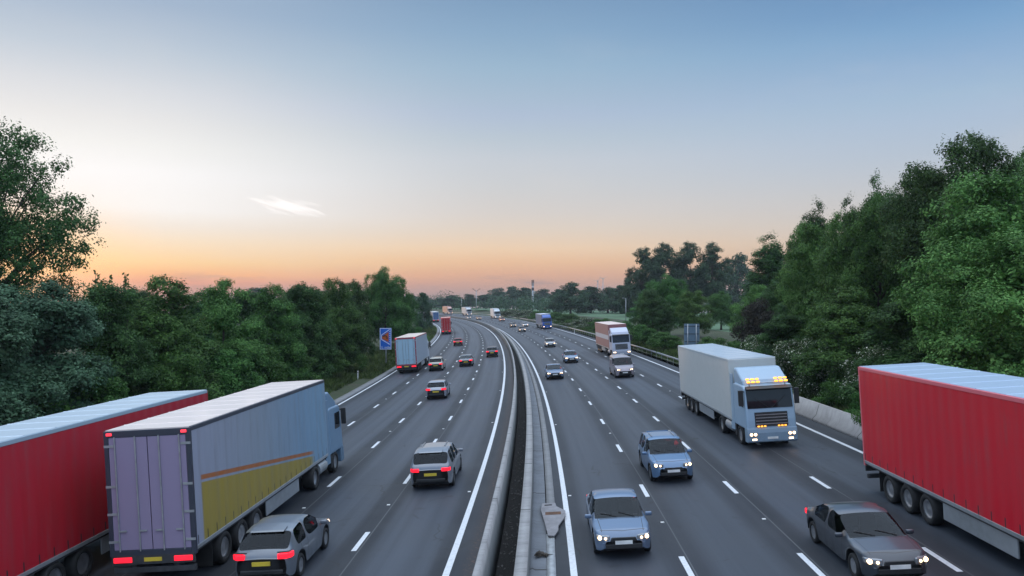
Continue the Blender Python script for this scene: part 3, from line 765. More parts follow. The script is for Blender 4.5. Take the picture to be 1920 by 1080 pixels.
    fair = bmesh.new(); prism(fair, [(c0+.02, low-.1), (c0+.02, top), (c0+.5, top-.02), (h-.75, low+.25), (h-.58, low-.05)], -1.16, 1.16)
    P('roof_deflector', fair, 'lorry_paint', cab_col, bevel=.12, seg=4)
    bm = bmesh.new(); prism(bm, [(h-.05, .30), (h+.02, .36), (h+.03, .80), (h-.02, 1.04), (h-.5, 1.04), (h-.5, .30)], -1.245, 1.245)
    P('front_bumper', bm, 'lorry_paint', tuple(v*.75 for v in cab_col[:3]), bevel=.05, seg=3)
    bm = bmesh.new(); prism(bm, [(h-.128, 2.02), (h-.112, 2.02), (h-.318, 3.0), (h-.345, 3.0)], -1.13, 1.13)
    P('windscreen', bm, 'cab_glass')
    bm = bmesh.new(); prism(bm, [(h-.32, 2.98), (h-.33, 3.13), (h-.02, 3.02), (h-.02, 2.98)], -1.15, 1.15); P('sun_visor', bm, 'black_plastic', bevel=.01)
    bm = bmesh.new(); prism(bm, [(h-.06, 1.12), (h-.02, 1.12), (h-.09, 1.82), (h-.14, 1.82)], -.82, .82)
    g = P('grille', bm, 'black_plastic')
    bm = bmesh.new()
    for k in range(4): z = 1.22+.15*k; y = h-.02-.07*(z-1.12)/.7; box(bm, -.78, .78, y-.03, y+.012, z, z+.045)
    P('grille_bar', bm, 'alloy', None, g)
    for sx in (1, -1):
        P('side_window', B(min(sx*1.235, sx*1.246), max(sx*1.235, sx*1.246), h-1.35, h-.48, 2.05, 2.82), 'cab_glass')
        bm = bmesh.new(); box(bm, min(sx*1.28, sx*1.52), max(sx*1.28, sx*1.52), h-.34, h-.22, 2.15, 2.95); box(bm, min(sx*1.2, sx*1.32), max(sx*1.2, sx*1.32), h-.32, h-.26, 2.84, 2.9)
        P('mirror', bm, 'black_plastic', bevel=.03)
        bm = bmesh.new(); prism(bm, [(sx*.74, h+.0), (sx*.76, h+.042), (sx*1.1, h+.035), (sx*1.2, h-.03), (sx*1.2, h-.1)][::sx], .62, .84, 'z')
        hl = P('headlight', bm, 'lamp_glass', bevel=.02)
        for xx, yy in ((.86, .052), (1.06, .046)):
            bm = bmesh.new(); tube(bm, (sx*xx, h-.1, .735), (sx*xx, h+yy, .735), .072, n=16); P('bulb', bm, 'headlamp', None, hl)
        P('fog_light', B(min(sx*.8, sx*1.02), max(sx*.8, sx*1.02), h-.02, h+.033, .44, .52), 'headlamp' if front_lit and amber else 'lamp_glass')
        P('side_fairing', B(min(sx*1.2, sx*1.235), max(sx*1.2, sx*1.235), c0-.75, c0-.02, .6, top-.35), 'lorry_paint', cab_col, bevel=.015)
        P('step', B(min(sx*1.0, sx*1.24), max(sx*1.0, sx*1.24), h-1.0-1.25, h-2.0, .35, .95), 'black_plastic', bevel=.02)
        bm = bmesh.new(); tube(bm, (sx*.05, h-.10, 2.03), (sx*.75, h-.2, 2.55), .012, n=5); P('wiper', bm, 'black_plastic')
    P('number_plate', B(-.26, .26, h+.0, h+.045, .48, .59), 'plate_white')
    if amber:
        for sx in (1, -1):
            for k in range(2):
                bm = bmesh.new()
                for j in range(3): box(bm, min(sx*(.38+.24*j), sx*(.55+.24*j)), max(sx*(.38+.24*j), sx*(.55+.24*j)), h-.42-.16*k, h-.33-.16*k, low+.14+.13*k, low+.22+.13*k)
                P('roof_lamp', bm, 'amber_lamp', bevel=.02)
            bm = bmesh.new()
            for j in range(3): box(bm, min(sx*(.30+.16*j), sx*(.40+.16*j)), max(sx*(.30+.16*j), sx*(.40+.16*j)), h-.02, h+.03, 1.10, 1.16)
            P('grille_lamp', bm, 'amber_lamp', bevel=.01)
        bm = bmesh.new(); tube(bm, (-1.0, h-.42, low+.12), (1.0, h-.42, low+.12), .03); tube(bm, (-.9, h-.42, low-.05), (-.9, h-.42, low+.12), .025); tube(bm, (.9, h-.42, low-.05), (.9, h-.42, low+.12), .025)
        P('light_bar', bm, 'alloy')
    root['len'] = length
    return root
def L3(r, g, b): return lin((r, g, b))[:3]
LG = 'lorries on the motorway'
def put_lorry(o, s_front_or_rear, d, side, label, which, yaw=0.):
    L = o['len']
    if side == 'L': s = s_front_or_rear + L/2 if which == 'rear' else s_front_or_rear - L/2
    else: s = s_front_or_rear + L/2 if which == 'front' else s_front_or_rear - L/2
    place_vehicle(o, s, d, side, yaw); tag(o, label, 'lorry', LG)
cream = L3(225, 208, 195); pale = L3(190, 200, 208)
o = lorry(L3(140, 150, 165), L3(222, 208, 200), L3(110, 140, 165), L3(146, 134, 160), H=4.62, curtain='curtain_print', rail_col=L3(55, 60, 72))
put_lorry(o, 21., -11.5, 'L', 'grey blue lorry with yellow and orange printed side and lilac rear doors', 'rear')
o = lorry(L3(175, 30, 45), L3(185, 198, 206), L3(150, 30, 40), L3(160, 40, 50), H=4.78, rail_col=L3(150, 170, 182))
put_lorry(o, 33.5, -15.4, 'L', 'red sided lorry with pale grey roof, half hidden behind the lorry with the yellow print', 'front')
o = lorry(L3(150, 165, 180), cream, L3(180, 190, 200), L3(165, 195, 212), H=4.4, curtain='lorry_paint', rail_col=L3(150, 70, 80))
put_lorry(o, 90., -14.9, 'L', 'lorry with pale blue rear doors and cream roof just past the blue sign', 'rear')
o = lorry(L3(170, 25, 35), L3(205, 150, 140), L3(150, 25, 30), L3(165, 20, 32), H=4.5, curtain='lorry_paint', rail_col=L3(190, 90, 85))
put_lorry(o, 201., -15.1, 'L', 'distant lorry with bright red rear, driving away on the bend', 'rear')
o = lorry(L3(60, 95, 135), L3(215, 215, 215), L3(60, 90, 130), L3(60, 95, 140), H=4.3, curtain='lorry_paint', rail_col=L3(170, 180, 190), marker=False)
put_lorry(o, 312., -15.0, 'L', 'far blue lorry with white roof, about to leave sight round the bend', 'rear')
o = lorry(L3(205, 25, 45), L3(165, 185, 205), L3(195, 25, 40), L3(170, 30, 40), H=4.78, rail_col=L3(225, 110, 120), front_lit=True)
put_lorry(o, 29.3, 13.45, 'R', 'big bright red lorry with pale roof close by the verge wall', 'rear')
o = lorry(L3(200, 203, 200), L3(165, 180, 192), L3(150, 175, 195), L3(190, 195, 195), H=4.35, amber=True, curtain='lorry_paint', rail_col=L3(180, 190, 195))
put_lorry(o, 37.5, 11.35, 'R', 'white lorry with amber lamps above its pale blue cab', 'front')
o = lorry(L3(150, 100, 98), L3(222, 205, 195), L3(185, 190, 205), L3(150, 100, 98), H=4.4, curtain='lorry_paint', band=L3(200, 200, 205), rail_col=L3(140, 95, 92))
put_lorry(o, 99., 12.7, 'R', 'brownish pink lorry with a pale side stripe and white cab, coming along the verge rail', 'front')
o = lorry(L3(110, 120, 140), L3(190, 195, 205), L3(30, 85, 165), L3(110, 120, 140), H=4.1, curtain='lorry_paint', rail_col=L3(170, 175, 185))
put_lorry(o, 203., 12.6, 'R', 'lorry with a vivid blue cab and grey body beside the roadside bushes', 'front')
o = lorry(L3(215, 218, 218), L3(215, 218, 220), L3(195, 205, 212), L3(210, 210, 210), H=4.3, curtain='lorry_paint', rail_col=L3(205, 210, 212), rigid=True, length=10.)
put_lorry(o, 318., 12.2, 'R', 'far white box lorry on the outside of the bend, in front of dark trees', 'front')
o = lorry(L3(185, 192, 195), L3(190, 196, 200), L3(185, 190, 195), L3(190, 190, 190), H=4.2, curtain='lorry_paint', rail_col=L3(185, 190, 192), rigid=True, length=10.)
put_lorry(o, 376., 12.2, 'R', 'far pale grey box lorry near the tall pole with two arms', 'front')
o = lorry(L3(200, 135, 115), L3(205, 170, 155), L3(195, 160, 150), L3(195, 140, 120), H=4.3, curtain='lorry_paint', rail_col=L3(195, 140, 120), rigid=True, length=10.)
put_lorry(o, 410., 12.2, 'R', 'farthest lorry, with a salmon pink body, at the top of the bend', 'front')

CG = 'cars and vans on the motorway'
protos = {}
def put_car(style, col, s, d, side, label, cat='car', yaw=0.):
    """s: rear bumper for cars driving away (L), front bumper for those coming (R)"""
    if style not in protos: o = protos[style] = car(style, col)
    else: o = copy_tree(protos[style], None, col)
    L = protos[style]['len']
    place_vehicle(o, s+L/2, d, side, yaw); tag(o, label, cat, CG)
put_car('hatchback', L3(105, 112, 120), 20.6, -8.2, 'L', 'near grey hatchback driving away, its roof beside the lorry with the yellow print')
put_car('estate', L3(125, 130, 138), 31.0, -4.95, 'L', 'silver grey estate car with red tail lights alone in the lane nearest the median')
put_car('estate', L3(180, 176, 165), 91, -11.5, 'L', 'beige estate car level with the pale blue rear of a lorry', 'car')
put_car('hatchback', L3(150, 155, 165), 62.5, -8.6, 'L', 'pale silver hatchback driving away, between the beige estate and the near cars')
put_car('saloon', L3(120, 122, 126), 95, -8.0, 'L', 'grey saloon with red tail lights driving away in a middle lane')
put_car('hatchback', L3(70, 72, 80), 109, -4.75, 'L', 'dark grey hatchback driving away beside the median edge line')
put_car('hatchback', L3(150, 60, 62), 144, -11.2, 'L', 'red hatchback following the bright red lorry')
put_car('saloon', L3(95, 115, 140), 22.6, 2.2, 'R', 'nearest oncoming blue grey saloon with headlights on, beside the drain channel')
put_car('estate', L3(88, 118, 150), 31.5, 5.3, 'R', 'steel blue estate car with headlights on, in the lane left of the white lorry')
put_car('saloon', L3(60, 66, 74), 19.6, 9.0, 'R', 'dark grey saloon partly out of the picture, beside the big red lorry')
put_car('saloon', L3(110, 125, 150), 76.5, 2.25, 'R', 'blue oncoming saloon in the lane beside the median, ahead of two silver cars')
put_car('hatchback', L3(120, 140, 165), 95, 5.6, 'R', 'small light blue hatchback with white headlights, just behind the blue saloon')
put_car('hatchback', L3(170, 172, 176), 129, 5.5, 'R', 'silver hatchback with headlights on, small, following the light blue hatchback')
put_car('van', L3(150, 142, 150), 74, 9.1, 'R', 'pale mauve van with a blue windscreen, in front of the brownish pink lorry', 'van')
put_car('hatchback', L3(120, 110, 105), 195, 5.0, 'R', 'brown hatchback with two headlights, lowest of the cluster left of the blue cab')
put_car('saloon', L3(190, 192, 195), 226, 9.0, 'R', 'white saloon with bright headlights, close left of the blue cab')
put_car('saloon', L3(130, 110, 95), 229, 5.6, 'R', 'tan saloon with yellowish headlights, leftmost of the cluster by the blue cab')
put_car('estate', L3(150, 85, 75), 285, 8.6, 'R', 'distant reddish estate car just in front of the far white box lorry', 'car')
put_car('hatchback', L3(160, 130, 115), 319, 4.4, 'R', 'distant pinkish hatchback halfway along the bend, above the pale median wall')
put_car('hatchback', L3(140, 145, 150), 334, 2.4, 'R', 'farthest oncoming car, grey, by the far end of the median wall')

HAZE = .00016
# ------------------------------------------------------------------ sign, poles and masts
def text(body, size, mat, parent, loc, name='lettering'):
    c = bpy.data.curves.new(name, 'FONT'); c.body = body; c.size = size; c.align_x = 'CENTER'; c.align_y = 'CENTER'; c.extrude = .004
    c.materials.append(mat); o = bpy.data.objects.new(name, c); link(o, parent); me = bpy.data.meshes.new_from_object(o.evaluated_get(bpy.context.evaluated_depsgraph_get())); bpy.data.objects.remove(o)
    o = obj_me(name, me, parent); o.location = loc; o.rotation_euler = (R(90), 0, 0); return o
Y = 104.; X = (723-960)/F*Y; gz = gz_xy(X, Y)
sg = empty('road_sign', (X, Y, gz)); tag(sg, 'blue upright road sign with an orange emblem, in front of the left hand trees', 'road sign')
zt = CZ + (HZ-615)/F*Y - gz; zl = CZ + (HZ-655.5)/F*Y - gz; w = 11.*Y/F
obj_bm('sign_panel', B(-w, w, -.03, .03, zl, zt), M['sign_blue'], sg, bevel=.01)
def edge(bm, x0, x1, z0, z1, t, y0, y1):
    box(bm, x0, x1, y0, y1, z1-t, z1); box(bm, x0, x1, y0, y1, z0, z0+t); box(bm, x0, x0+t, y0, y1, z0+t, z1-t); box(bm, x1-t, x1, y0, y1, z0+t, z1-t)
bm = bmesh.new(); edge(bm, -w+.03, w-.03, zl+.03, zt-.03, .07, -.037, -.02); obj_bm('sign_border', bm, M['sign_white'], sg)
h = zt-zl
def sp(u, v): return (-w + u*2*w, zt - v*h)     # sign-panel fractions
bm = bmesh.new(); prism(bm, [sp(.20, .38), sp(.76, .17), sp(.76, .66), sp(.20, .50)], -.04, -.02, 'y'); obj_bm('emblem_ground', bm, M['sign_orange'], sg)
bm = bmesh.new()
for a, b in ((sp(.15, .33), sp(.86, .06)), (sp(.15, .53), sp(.86, .76)), (sp(.15, .33), sp(.15, .53))):
    tube(bm, (a[0], -.035, a[1]), (b[0], -.035, b[1]), .045, n=6)
for k in range(6): q = sp(.86, .16+.095*k); box(bm, q[0]-.04, q[0]+.04, -.042, -.02, q[1]-.06, q[1]+.06)
obj_bm('emblem_outline', bm, M['sign_white'], sg)
bm = bmesh.new(); pr = None
for k in range(9):
    a = R(150-k*22); q = sp(.44+.20*math.cos(a), .46-.11*math.sin(a))
    if pr: tube(bm, (pr[0], -.045, pr[1]), (q[0], -.045, q[1]), .07, n=6)
    pr = q
obj_bm('emblem', bm, M['sign_dark'], sg)
text('½ mile', .5, M['sign_white'], sg, (0, -.036, zl+.30))
bm = bmesh.new(); tube(bm, (.05, .1, -.3), (.05, .1, zt-.3), .11, n=12); obj_bm('post', bm, M['galv'], sg, smooth=True)
bm = bmesh.new(); box(bm, -1.0, .6, -.25, .35, -.1, .10); obj_bm('footing', bm, M['kerb'], sg, bevel=.02)
# back of a sign on the right verge
Y = 92.; X = (1297-960)/F*Y; gz = gz_xy(X, Y)
sb_ = empty('road_sign', (X, Y, gz)); tag(sb_, 'grey back of a square road sign on two posts, above the white lorry', 'road sign')
zt = CZ+(HZ-607)/F*Y-gz; w = 14.5*Y/F
obj_bm('sign_panel', B(-w, w, -.02, .02, zt-2.9, zt), M['sign_back'], sb_)
bm = bmesh.new()
for k in range(3): box(bm, -w+.05, w-.05, -.06, -.02, zt-.35-.95*k, zt-.28-.95*k)
obj_bm('stiffener', bm, M['chassis_grey'], sb_)
for sx in (-.55, .55):
    bm = bmesh.new(); tube(bm, (sx*w, -.12, -.4), (sx*w, -.12, zt-.05), .06, n=10); obj_bm('post', bm, M['galv'], sb_, smooth=True)
def mast(name, u, v0, Y, label, cat, build, group=None):
    X = (u-960)/F*Y; gz = gz_xy(X, Y); top = CZ+(HZ-v0)/F*Y-gz
    r = empty(name, (X, Y, gz)); tag(r, label, cat, group); build(r, top); return r
def b_tel(r, H):
    bm = bmesh.new(); tube(bm, (0, 0, -1), (0, 0, H-1.5), .75, .42, 14); obj_bm('pole', bm, M['galv'], r, smooth=True)
    bm = bmesh.new(); tube(bm, (0, 0, H-6), (0, 0, H-4.4), .7, n=12); obj_bm('headframe', bm, M['chassis_grey'], r)
    for k in range(3):
        a = 2*math.pi*k/3+.5; bm = bmesh.new(); c, s_ = math.cos(a), math.sin(a)
        tube(bm, (c*.6, s_*.6, H-3.4), (c*.6, s_*.6, H), .2, n=8); tube(bm, (0, 0, H-2), (c*.75, s_*.75, H-2), .1, n=6); obj_bm('antenna', bm, M['rust'], r)
    bm = bmesh.new(); tube(bm, (.6, -.6, H-7), (1.2, -.9, H-7), .5, n=12); obj_bm('dish', bm, M['galv'], r)
mast('telecom_mast', 999, 525, 430, 'tall grey telecom mast with brown antennas on top', 'mast', b_tel)
def b_pole(r, H):
    bm = bmesh.new(); tube(bm, (0, 0, -1), (0, 0, H), .32, .2, 10); obj_bm('pole', bm, M['galv'], r, smooth=True)
    for sx in (1, -1):
        bm = bmesh.new(); tube(bm, (0, 0, H-1.2), (sx*2., 0, H+.4), .14, .1, 6); box(bm, min(sx*1.6, sx*2.6), max(sx*1.6, sx*2.6), -.2, .2, H+.3, H+.55); obj_bm('arm', bm, M['chassis_grey'], r)
mast('lamp_column', 893, 543, 470, 'tall thin column with two short arms behind the far lorries', 'lamp post', b_pole)
def b_thin(r, H):
    bm = bmesh.new(); tube(bm, (0, 0, -1), (0, 0, H), .2, .14, 8); obj_bm('pole', bm, M['galv'], r, smooth=True)
    bm = bmesh.new(); box(bm, -.5, .5, -.2, .2, H-.1, H+.15); obj_bm('lamp_head', bm, M['galv'], r)
mast('lamp_column', 865.5, 560, 470, 'short pale column left of the column with two arms', 'lamp post', b_thin)
def b_lamp(r, H):
    bm = bmesh.new(); tube(bm, (0, 0, -1), (0, 0, H), .11, .07, 8); obj_bm('pole', bm, M['galv'], r, smooth=True)
    bm = bmesh.new(); tube(bm, (0, 0, H-.05), (-.7, 0, H+.02), .04, n=6); box(bm, -1.05, -.5, -.12, .12, H-.02, H+.1); obj_bm('lamp_head', bm, M['galv'], r, bevel=.02)
mast('street_lamp', 1173.5, 559, 215, 'slender street lamp standing in front of the green field', 'street lamp', b_lamp)
def b_turb(ph):
    def f(r, H):
        bm = bmesh.new(); tube(bm, (0, 0, -1), (0, 0, H), .7, .4, 10); obj_bm('tower', bm, M['galv'], r, smooth=True)
        bm = bmesh.new(); box(bm, -.6, .6, -2, 1, H-.5, H+.7); obj_bm('nacelle', bm, M['galv'], r, bevel=.2)
        for k in range(3):
            a = ph+2*math.pi*k/3; bm = bmesh.new(); tube(bm, (0, -2.2, H), (7*math.cos(a), -2.2, H+7*math.sin(a)), .32, .08, 6); obj_bm('blade', bm, M['galv'], r)
    return f
mast('wind_turbine', 1120.5, 527, 1010, 'far wind turbine, the shorter of two above the tree line', 'wind turbine', b_turb(.9))
mast('wind_turbine', 1130.5, 523, 1010, 'far wind turbine, the taller of two above the tree line', 'wind turbine', b_turb(.55))
def marker_post(u, v, Y, label):
    X = (u-960)/F*Y; r = empty('marker_post', (X, Y, gz_xy(X, Y))); tag(r, label, 'marker post', 'verge marker posts')
    bm = bmesh.new(); prism(bm, [(-.06, -.2), (.06, -.2), (.06, .95), (.0, 1.02), (-.06, .95)], -.03, .03, 'y'); obj_bm('post', bm, M['plate_white'], r)
    obj_bm('reflector', B(-.035, .035, -.036, -.028, .72, .86), M['tail_lamp'] if 0 else M['sign_dark'], r)
marker_post(671, 712, 84, 'white marker post on the bare verge before the blue sign')
marker_post(1077, 615, 172, 'white marker post on the verge beyond the brownish pink lorry')

# ------------------------------------------------------------------ trees
def rand_dirs(n):
    v = rng.standard_normal((n, 3)); return v/np.linalg.norm(v, axis=1, keepdims=True)
def leaves(cent, nrm, size, aspect=.55):
    n = len(cent)
    a = np.cross(nrm, rand_dirs(n)); a /= np.linalg.norm(a, axis=1, keepdims=True)+1e-9
    b = np.cross(nrm, a); L = size[:, None]
    V = np.stack([cent-a*L*.5, cent+b*L*aspect*.5+nrm*L*.06, cent+a*L*.5, cent-b*L*aspect*.5+nrm*L*.06], 1).reshape(-1, 3)
    return V
def crown_np(clumps, n, lsize, up=.35, shell=.55, flat=.8, seed=0, spread=.25):
    """clumps: (k,4) centre+radius; leaves on the outer part of every clump"""
    c = np.asarray(clumps, float); w = c[:, 3]**2; w /= w.sum()
    k = rng.choice(len(c), size=n, p=w)
    d = rand_dirs(n); r = c[k, 3]*(shell+(1-shell)*rng.random(n)**.6)*(1+spread*.25*rng.standard_normal(n)*rng.random(n))
    # small twigs: pull leaves into little bunches
    P = c[k, :3] + d*r[:, None]*np.array([1, 1, flat])
    nr = d*.8 + np.array([0, 0, up]) + .5*rng.standard_normal((n, 3)); nr /= np.linalg.norm(nr, axis=1, keepdims=True)
    return leaves(P, nr, lsize*(.6+.8*rng.random(n)))
def bunch(clumps, nb, m, lsize, br=.35, up=.35, flat=.85, shell=.78):
    """nb leafy twig bunches of m leaves spread over clump shells: reads as tufts"""
    c = np.asarray(clumps, float); w = c[:, 3]**2; w /= w.sum()
    k = rng.choice(len(c), size=nb, p=w); d = rand_dirs(nb)
    if c.shape[1] > 4: d = d + .8*c[k, 4:7]; d /= np.linalg.norm(d, axis=1, keepdims=True)
    d[:, 2] = np.where(rng.random(nb) < .35, np.abs(d[:, 2]), d[:, 2])
    r = c[k, 3]*(shell+(1.02-shell)*rng.random(nb)**.5)
    sh = (rng.random(nb) < .035) & (d[:, 2] > -.1); r = np.where(sh, r*rng.uniform(1.08, 1.28, nb), r); d[sh, 2] += .35
    T = c[k, :3]+d*r[:, None]*np.array([1, 1, flat])
    kk = np.repeat(np.arange(nb), m); n = nb*m
    ax = d + np.array([0, 0, .35]); ax /= np.linalg.norm(ax, axis=1, keepdims=True)
    t = rng.random(n)-.35
    P = T[kk] + ax[kk]*(t*br*1.8)[:, None] + rng.standard_normal((n, 3))*br*.36
    nr = d[kk]*.95 + np.array([0, 0, up]) + .38*rng.standard_normal((n, 3)); nr /= np.linalg.norm(nr, axis=1, keepdims=True)
    return leaves(P, nr, lsize*(.6+.8*rng.random(n)))
def envelope(kind, H, Rr, n, z0):
    """boughs spread over a crown shape, each carrying tufts on its outer, upper side: (n,7) centre, radius, facing"""
    lobes = []
    ph = rng.random(8)*6.28
    tries = 0; nl = max(12, n//7) if n > 120 and kind != 'poplar' else n//3
    st = np.array([1, 1, 2.3]) if kind == 'poplar' else np.array([1, 1, .85])
    while len(lobes) < nl and tries < 40000:
        tries += 1
        t = rng.random(); a = rng.random()*2*math.pi
        if kind == 'dome': prof = math.sqrt(max(0, 1-(abs(t-.42)/.60)**2.2))
        elif kind == 'hedge': prof = (1-.22*t)*math.sqrt(max(0, 1-max(0, (t-.5)/.52)**2.2))
        elif kind == 'poplar': prof = min(1, .45+2.2*t)*max(0, 1-t**1.8)**.85+.06
        elif kind == 'open': prof = math.sqrt(max(0, 1-(abs(t-.45)/.58)**2))*(.75+.35*math.sin(a*2+ph[0]+t*5))
        else: prof = math.sqrt(max(0, 1-(max(0, t-.3)/.72)**2))
        q = 1-.30*rng.random()**1.5 if rng.random() < .88 else rng.random()*.6
        rl = Rr*rng.uniform(.20, .34)*(.85 if kind == 'poplar' else 1)*(1.1-.3*t)
        rr_ = max(0, prof*Rr*q - rl*.75)
        p = np.array((rr_*math.cos(a), rr_*math.sin(a), z0+rl*.5*st[2]+t*max(.5, H-z0-rl*1.2*st[2])))
        if any(np.linalg.norm((p-l[:3])/st) < .62*(rl+l[3])*.75 for l in lobes) and tries < 6000: continue
        lobes.append((*p, rl))
    out = []
    c0 = np.array([0, 0, z0+(H-z0)*.35])
    while len(out) < n:
        l = lobes[len(out) % len(lobes)]; p = np.array(l[:3]); rl = l[3]
        o = p-c0; o = o/(np.linalg.norm(o)+1e-6)
        f = o*.75+np.array([0, 0, .7]); d = rng.standard_normal(3); d /= np.linalg.norm(d)
        if d.dot(f) < -.05: continue
        cr = rl*(rng.uniform(.70, .95) if n <= 120 else rng.uniform(.55, .78) if kind == 'poplar' else rng.uniform(.38, .58))
        out.append((*(p+d*st*rl*rng.uniform(.62, .86)), cr, *(d*.9+np.array([0, 0, .25]))))
    return np.array(out)
def trunk_mesh(H, r, clumps, name='trunk', limbs=9, n=8):
    bm = bmesh.new(); pts = []; p = Vector((0, 0, -.4)); k = 6; top = H*.72
    for i in range(k+1):
        t = i/k; pts.append((Vector((math.sin(t*2.3)*.03*H*t, math.cos(t*1.7+1)*.025*H*t, -.4+t*(top+.4))), r*(1-.82*t)*(1.35 if i == 0 else 1)))
    for (a, ra), (b, rb) in zip(pts[:-1], pts[1:]): tube(bm, a, b, ra, rb, n, cap=False)
    c = clumps[rng.permutation(len(clumps))[:limbs]] if len(clumps) else []
    for q in c:
        tz = max(.18*H, min(q[2]*.62, top*.9)); t = (tz+.4)/(top+.4); base = Vector((math.sin(t*2.3)*.03*H*t, math.cos(t*1.7+1)*.025*H*t, tz))
        e = Vector(q[:3]); m = base.lerp(e, .5)+Vector((0, 0, .06*(e-base).length)); r0 = r*.42*(1-.5*t)
        tube(bm, base, m, r0, r0*.6, 6, False); tube(bm, m, e, r0*.6, r0*.12, 6, False)
        for _ in range(2):
            e2 = e+Vector(rng.standard_normal(3))*q[3]*.7; tube(bm, m.lerp(e, .5), e2, r0*.35, r0*.05, 5, False)
    me = bpy.data.meshes.new(name); bm.to_mesh(me); bm.free(); me.materials.append(M['bark'])
    for p_ in me.polygons: p_.use_smooth = True
    return me
def quads(V): return np.arange(len(V)).reshape(-1, 4)
TP = {}
def tree_proto(key, kind, H, Rr, ncl, z0, nleaf, ls, mat, trunk_r, mode='bunch', **k):
    cl = envelope(kind, H, Rr, ncl, z0)
    m = 9; core = cl[:, :4].copy(); zc = .5*(H+z0)
    core[:, :2] *= .66; core[:, 2] = zc+(core[:, 2]-zc)*.76; core[:, 3] *= 1.7
    if kind == 'open': core = cl
    V1 = bunch(cl, int(nleaf*.80)//m, m, ls, br=ls*1.7, **k) if nleaf > 20000 else crown_np(cl, int(nleaf*.8), ls, shell=.7)
    V2 = crown_np(core, int(nleaf*.16), ls*1.7, shell=.3)
    V = np.concatenate([V1, V2])
    z = V[:, 2].reshape(-1, 4); keep = z.min(1) > .05
    V = V.reshape(-1, 4, 3)[keep].reshape(-1, 3)
    TP[key] = (mesh_np('crown', V, quads(V), [M[mat]], smooth=False), trunk_mesh(H, trunk_r, cl), H, Rr)
tree_proto('domeA', 'dome', 17, 7.2, 340, 2.2, 120000, .20, 'leaf_green', .42)
tree_proto('domeB', 'dome', 17, 7.0, 330, 1.5, 120000, .20, 'leaf_deep', .42)
tree_proto('lightC', 'dome', 14, 6.0, 270, 1.0, 95000, .18, 'leaf_bright', .32, flat=.65)
tree_proto('hedgeA', 'hedge', 10, 3.6, 240, .3, 70000, .16, 'leaf_green', .22)
tree_proto('hedgeB', 'hedge', 10, 3.5, 240, .3, 70000, .16, 'leaf_deep', .22)
tree_proto('hedgeC', 'hedge', 10, 3.4, 220, .3, 70000, .16, 'leaf_bright', .20)
tree_proto('willow', 'hedge', 10, 4.0, 200, .2, 80000, .17, 'leaf_grey', .24)
tree_proto('open', 'open', 19, 6.4, 66, 5.0, 60000, 0.21, 'leaf_deep', .40)
tree_proto('poplar', 'poplar', 20, 3.2, 330, .6, 80000, .20, 'leaf_deep', .30, flat=1.5)
tree_proto('shrub', 'shrub', 4, 2.3, 70, .0, 19000, .13, 'leaf_green', .08)
tree_proto('elder', 'shrub', 4, 2.4, 70, .0, 19500, .13, 'leaf_flower', .08)
tree_proto('copper', 'shrub', 6, 3.2, 80, .1, 19500, .16, 'leaf_copper', .10)
tree_proto('farA', 'dome', 16, 6.5, 90, 1.0, 12000, .5, 'leaf_far', .40)
tree_proto('farB', 'hedge', 14, 5.5, 90, .5, 12000, .5, 'leaf_far', .36)
tree_proto('farpoplar', 'dome', 28, 8.5, 240, 5.0, 30000, .5, 'leaf_far', .50)
def tree(key, x, y, z, H, W, label, cat='tree', group=None, name=None, rot=None):
    cr, tr, h, r = TP[key]
    root = empty(name or {'poplar': 'poplar_tree', 'shrub': 'shrub', 'elder': 'shrub', 'copper': 'shrub'}.get(key, 'broadleaf_tree'), (x, y, z))
    root.rotation_euler.z = rng.random()*6.28 if rot is None else rot
    root.scale = (W/r/2, W/r/2, H/h)
    obj_me('trunk', tr, root); obj_me('crown', cr, root)
    tag(root, label, cat, group); return root
def tree_px(key, u, v, Y, W, label, cat='tree', group=None, rot=None, drop=0.):
    X = (u-960)/F*Y; z = gz_xy(X, Y)-drop; H = CZ+(HZ-v)/F*Y - z
    return tree(key, X, Y, z, H, W, label, cat, group, rot=rot)
GL = 'trees along the left verge'; GR = 'trees along the right verge'; GF = 'distant trees'; GS = 'shrubs on the right verge'
hero = []
for u, v, r in ((0, 265, 28), (35, 264, 26), (15, 310, 40), (65, 312, 28), (-30, 320, 45), (85, 358, 24), (40, 365, 40), (-10, 380, 45), (60, 408, 34), (118, 382, 18), (140, 398, 20), (105, 420, 32), (156, 432, 22), (40, 440, 38), (-20, 440, 50), (100, 460, 32), (166, 452, 18), (140, 474, 26), (60, 490, 36), (0, 490, 40), (120, 505, 24), (150, 500, 16), (-50, 400, 50), (-60, 500, 50), (80, 528, 20), (20, 530, 26), (-80, 450, 40), (-60, 330, 35), (-20, 548, 30), (40, 550, 24), (-70, 560, 40), (95, 548, 18), (10, 450, 40), (70, 445, 26)):
    for j in range(5):
        q = rng.uniform(.45, .75)*r*52/F; jj = r*52/F-q*.8
        hero.append(((u+25)/F*52+rng.uniform(-1, 1)*jj, rng.uniform(-3.8, 3.8), 20.6-(v-238)/F*52+rng.uniform(-1, 1)*jj, q))
hero = np.array(hero)
Vh = np.concatenate([bunch(hero, 4600, 9, .2, br=.42), crown_np(hero, 12000, .2, shell=.6)])
TP['hero'] = (mesh_np('crown', Vh, quads(Vh), [M['leaf_deep']]), trunk_mesh(19, .42, hero, limbs=26), 20.6, 7.)
tree_px('hero', -25, 238, 52, 13., 'tall open tree at the left edge with the sunset glowing through its gaps', 'tree', GL, rot=0.)
tree_px('open', -90, 330, 60, 12., 'tall tree mostly out of the picture behind the open tree at the left edge', 'tree', GL)
tree_px('willow', 60, 532, 40, 8.2, 'grey green willow-like tree under the tall open tree at the left edge', 'tree', GL)
tree_px('willow', -60, 560, 34, 8., 'grey green bushy tree cut off by the left edge, behind the pale grey roof', 'tree', GL)
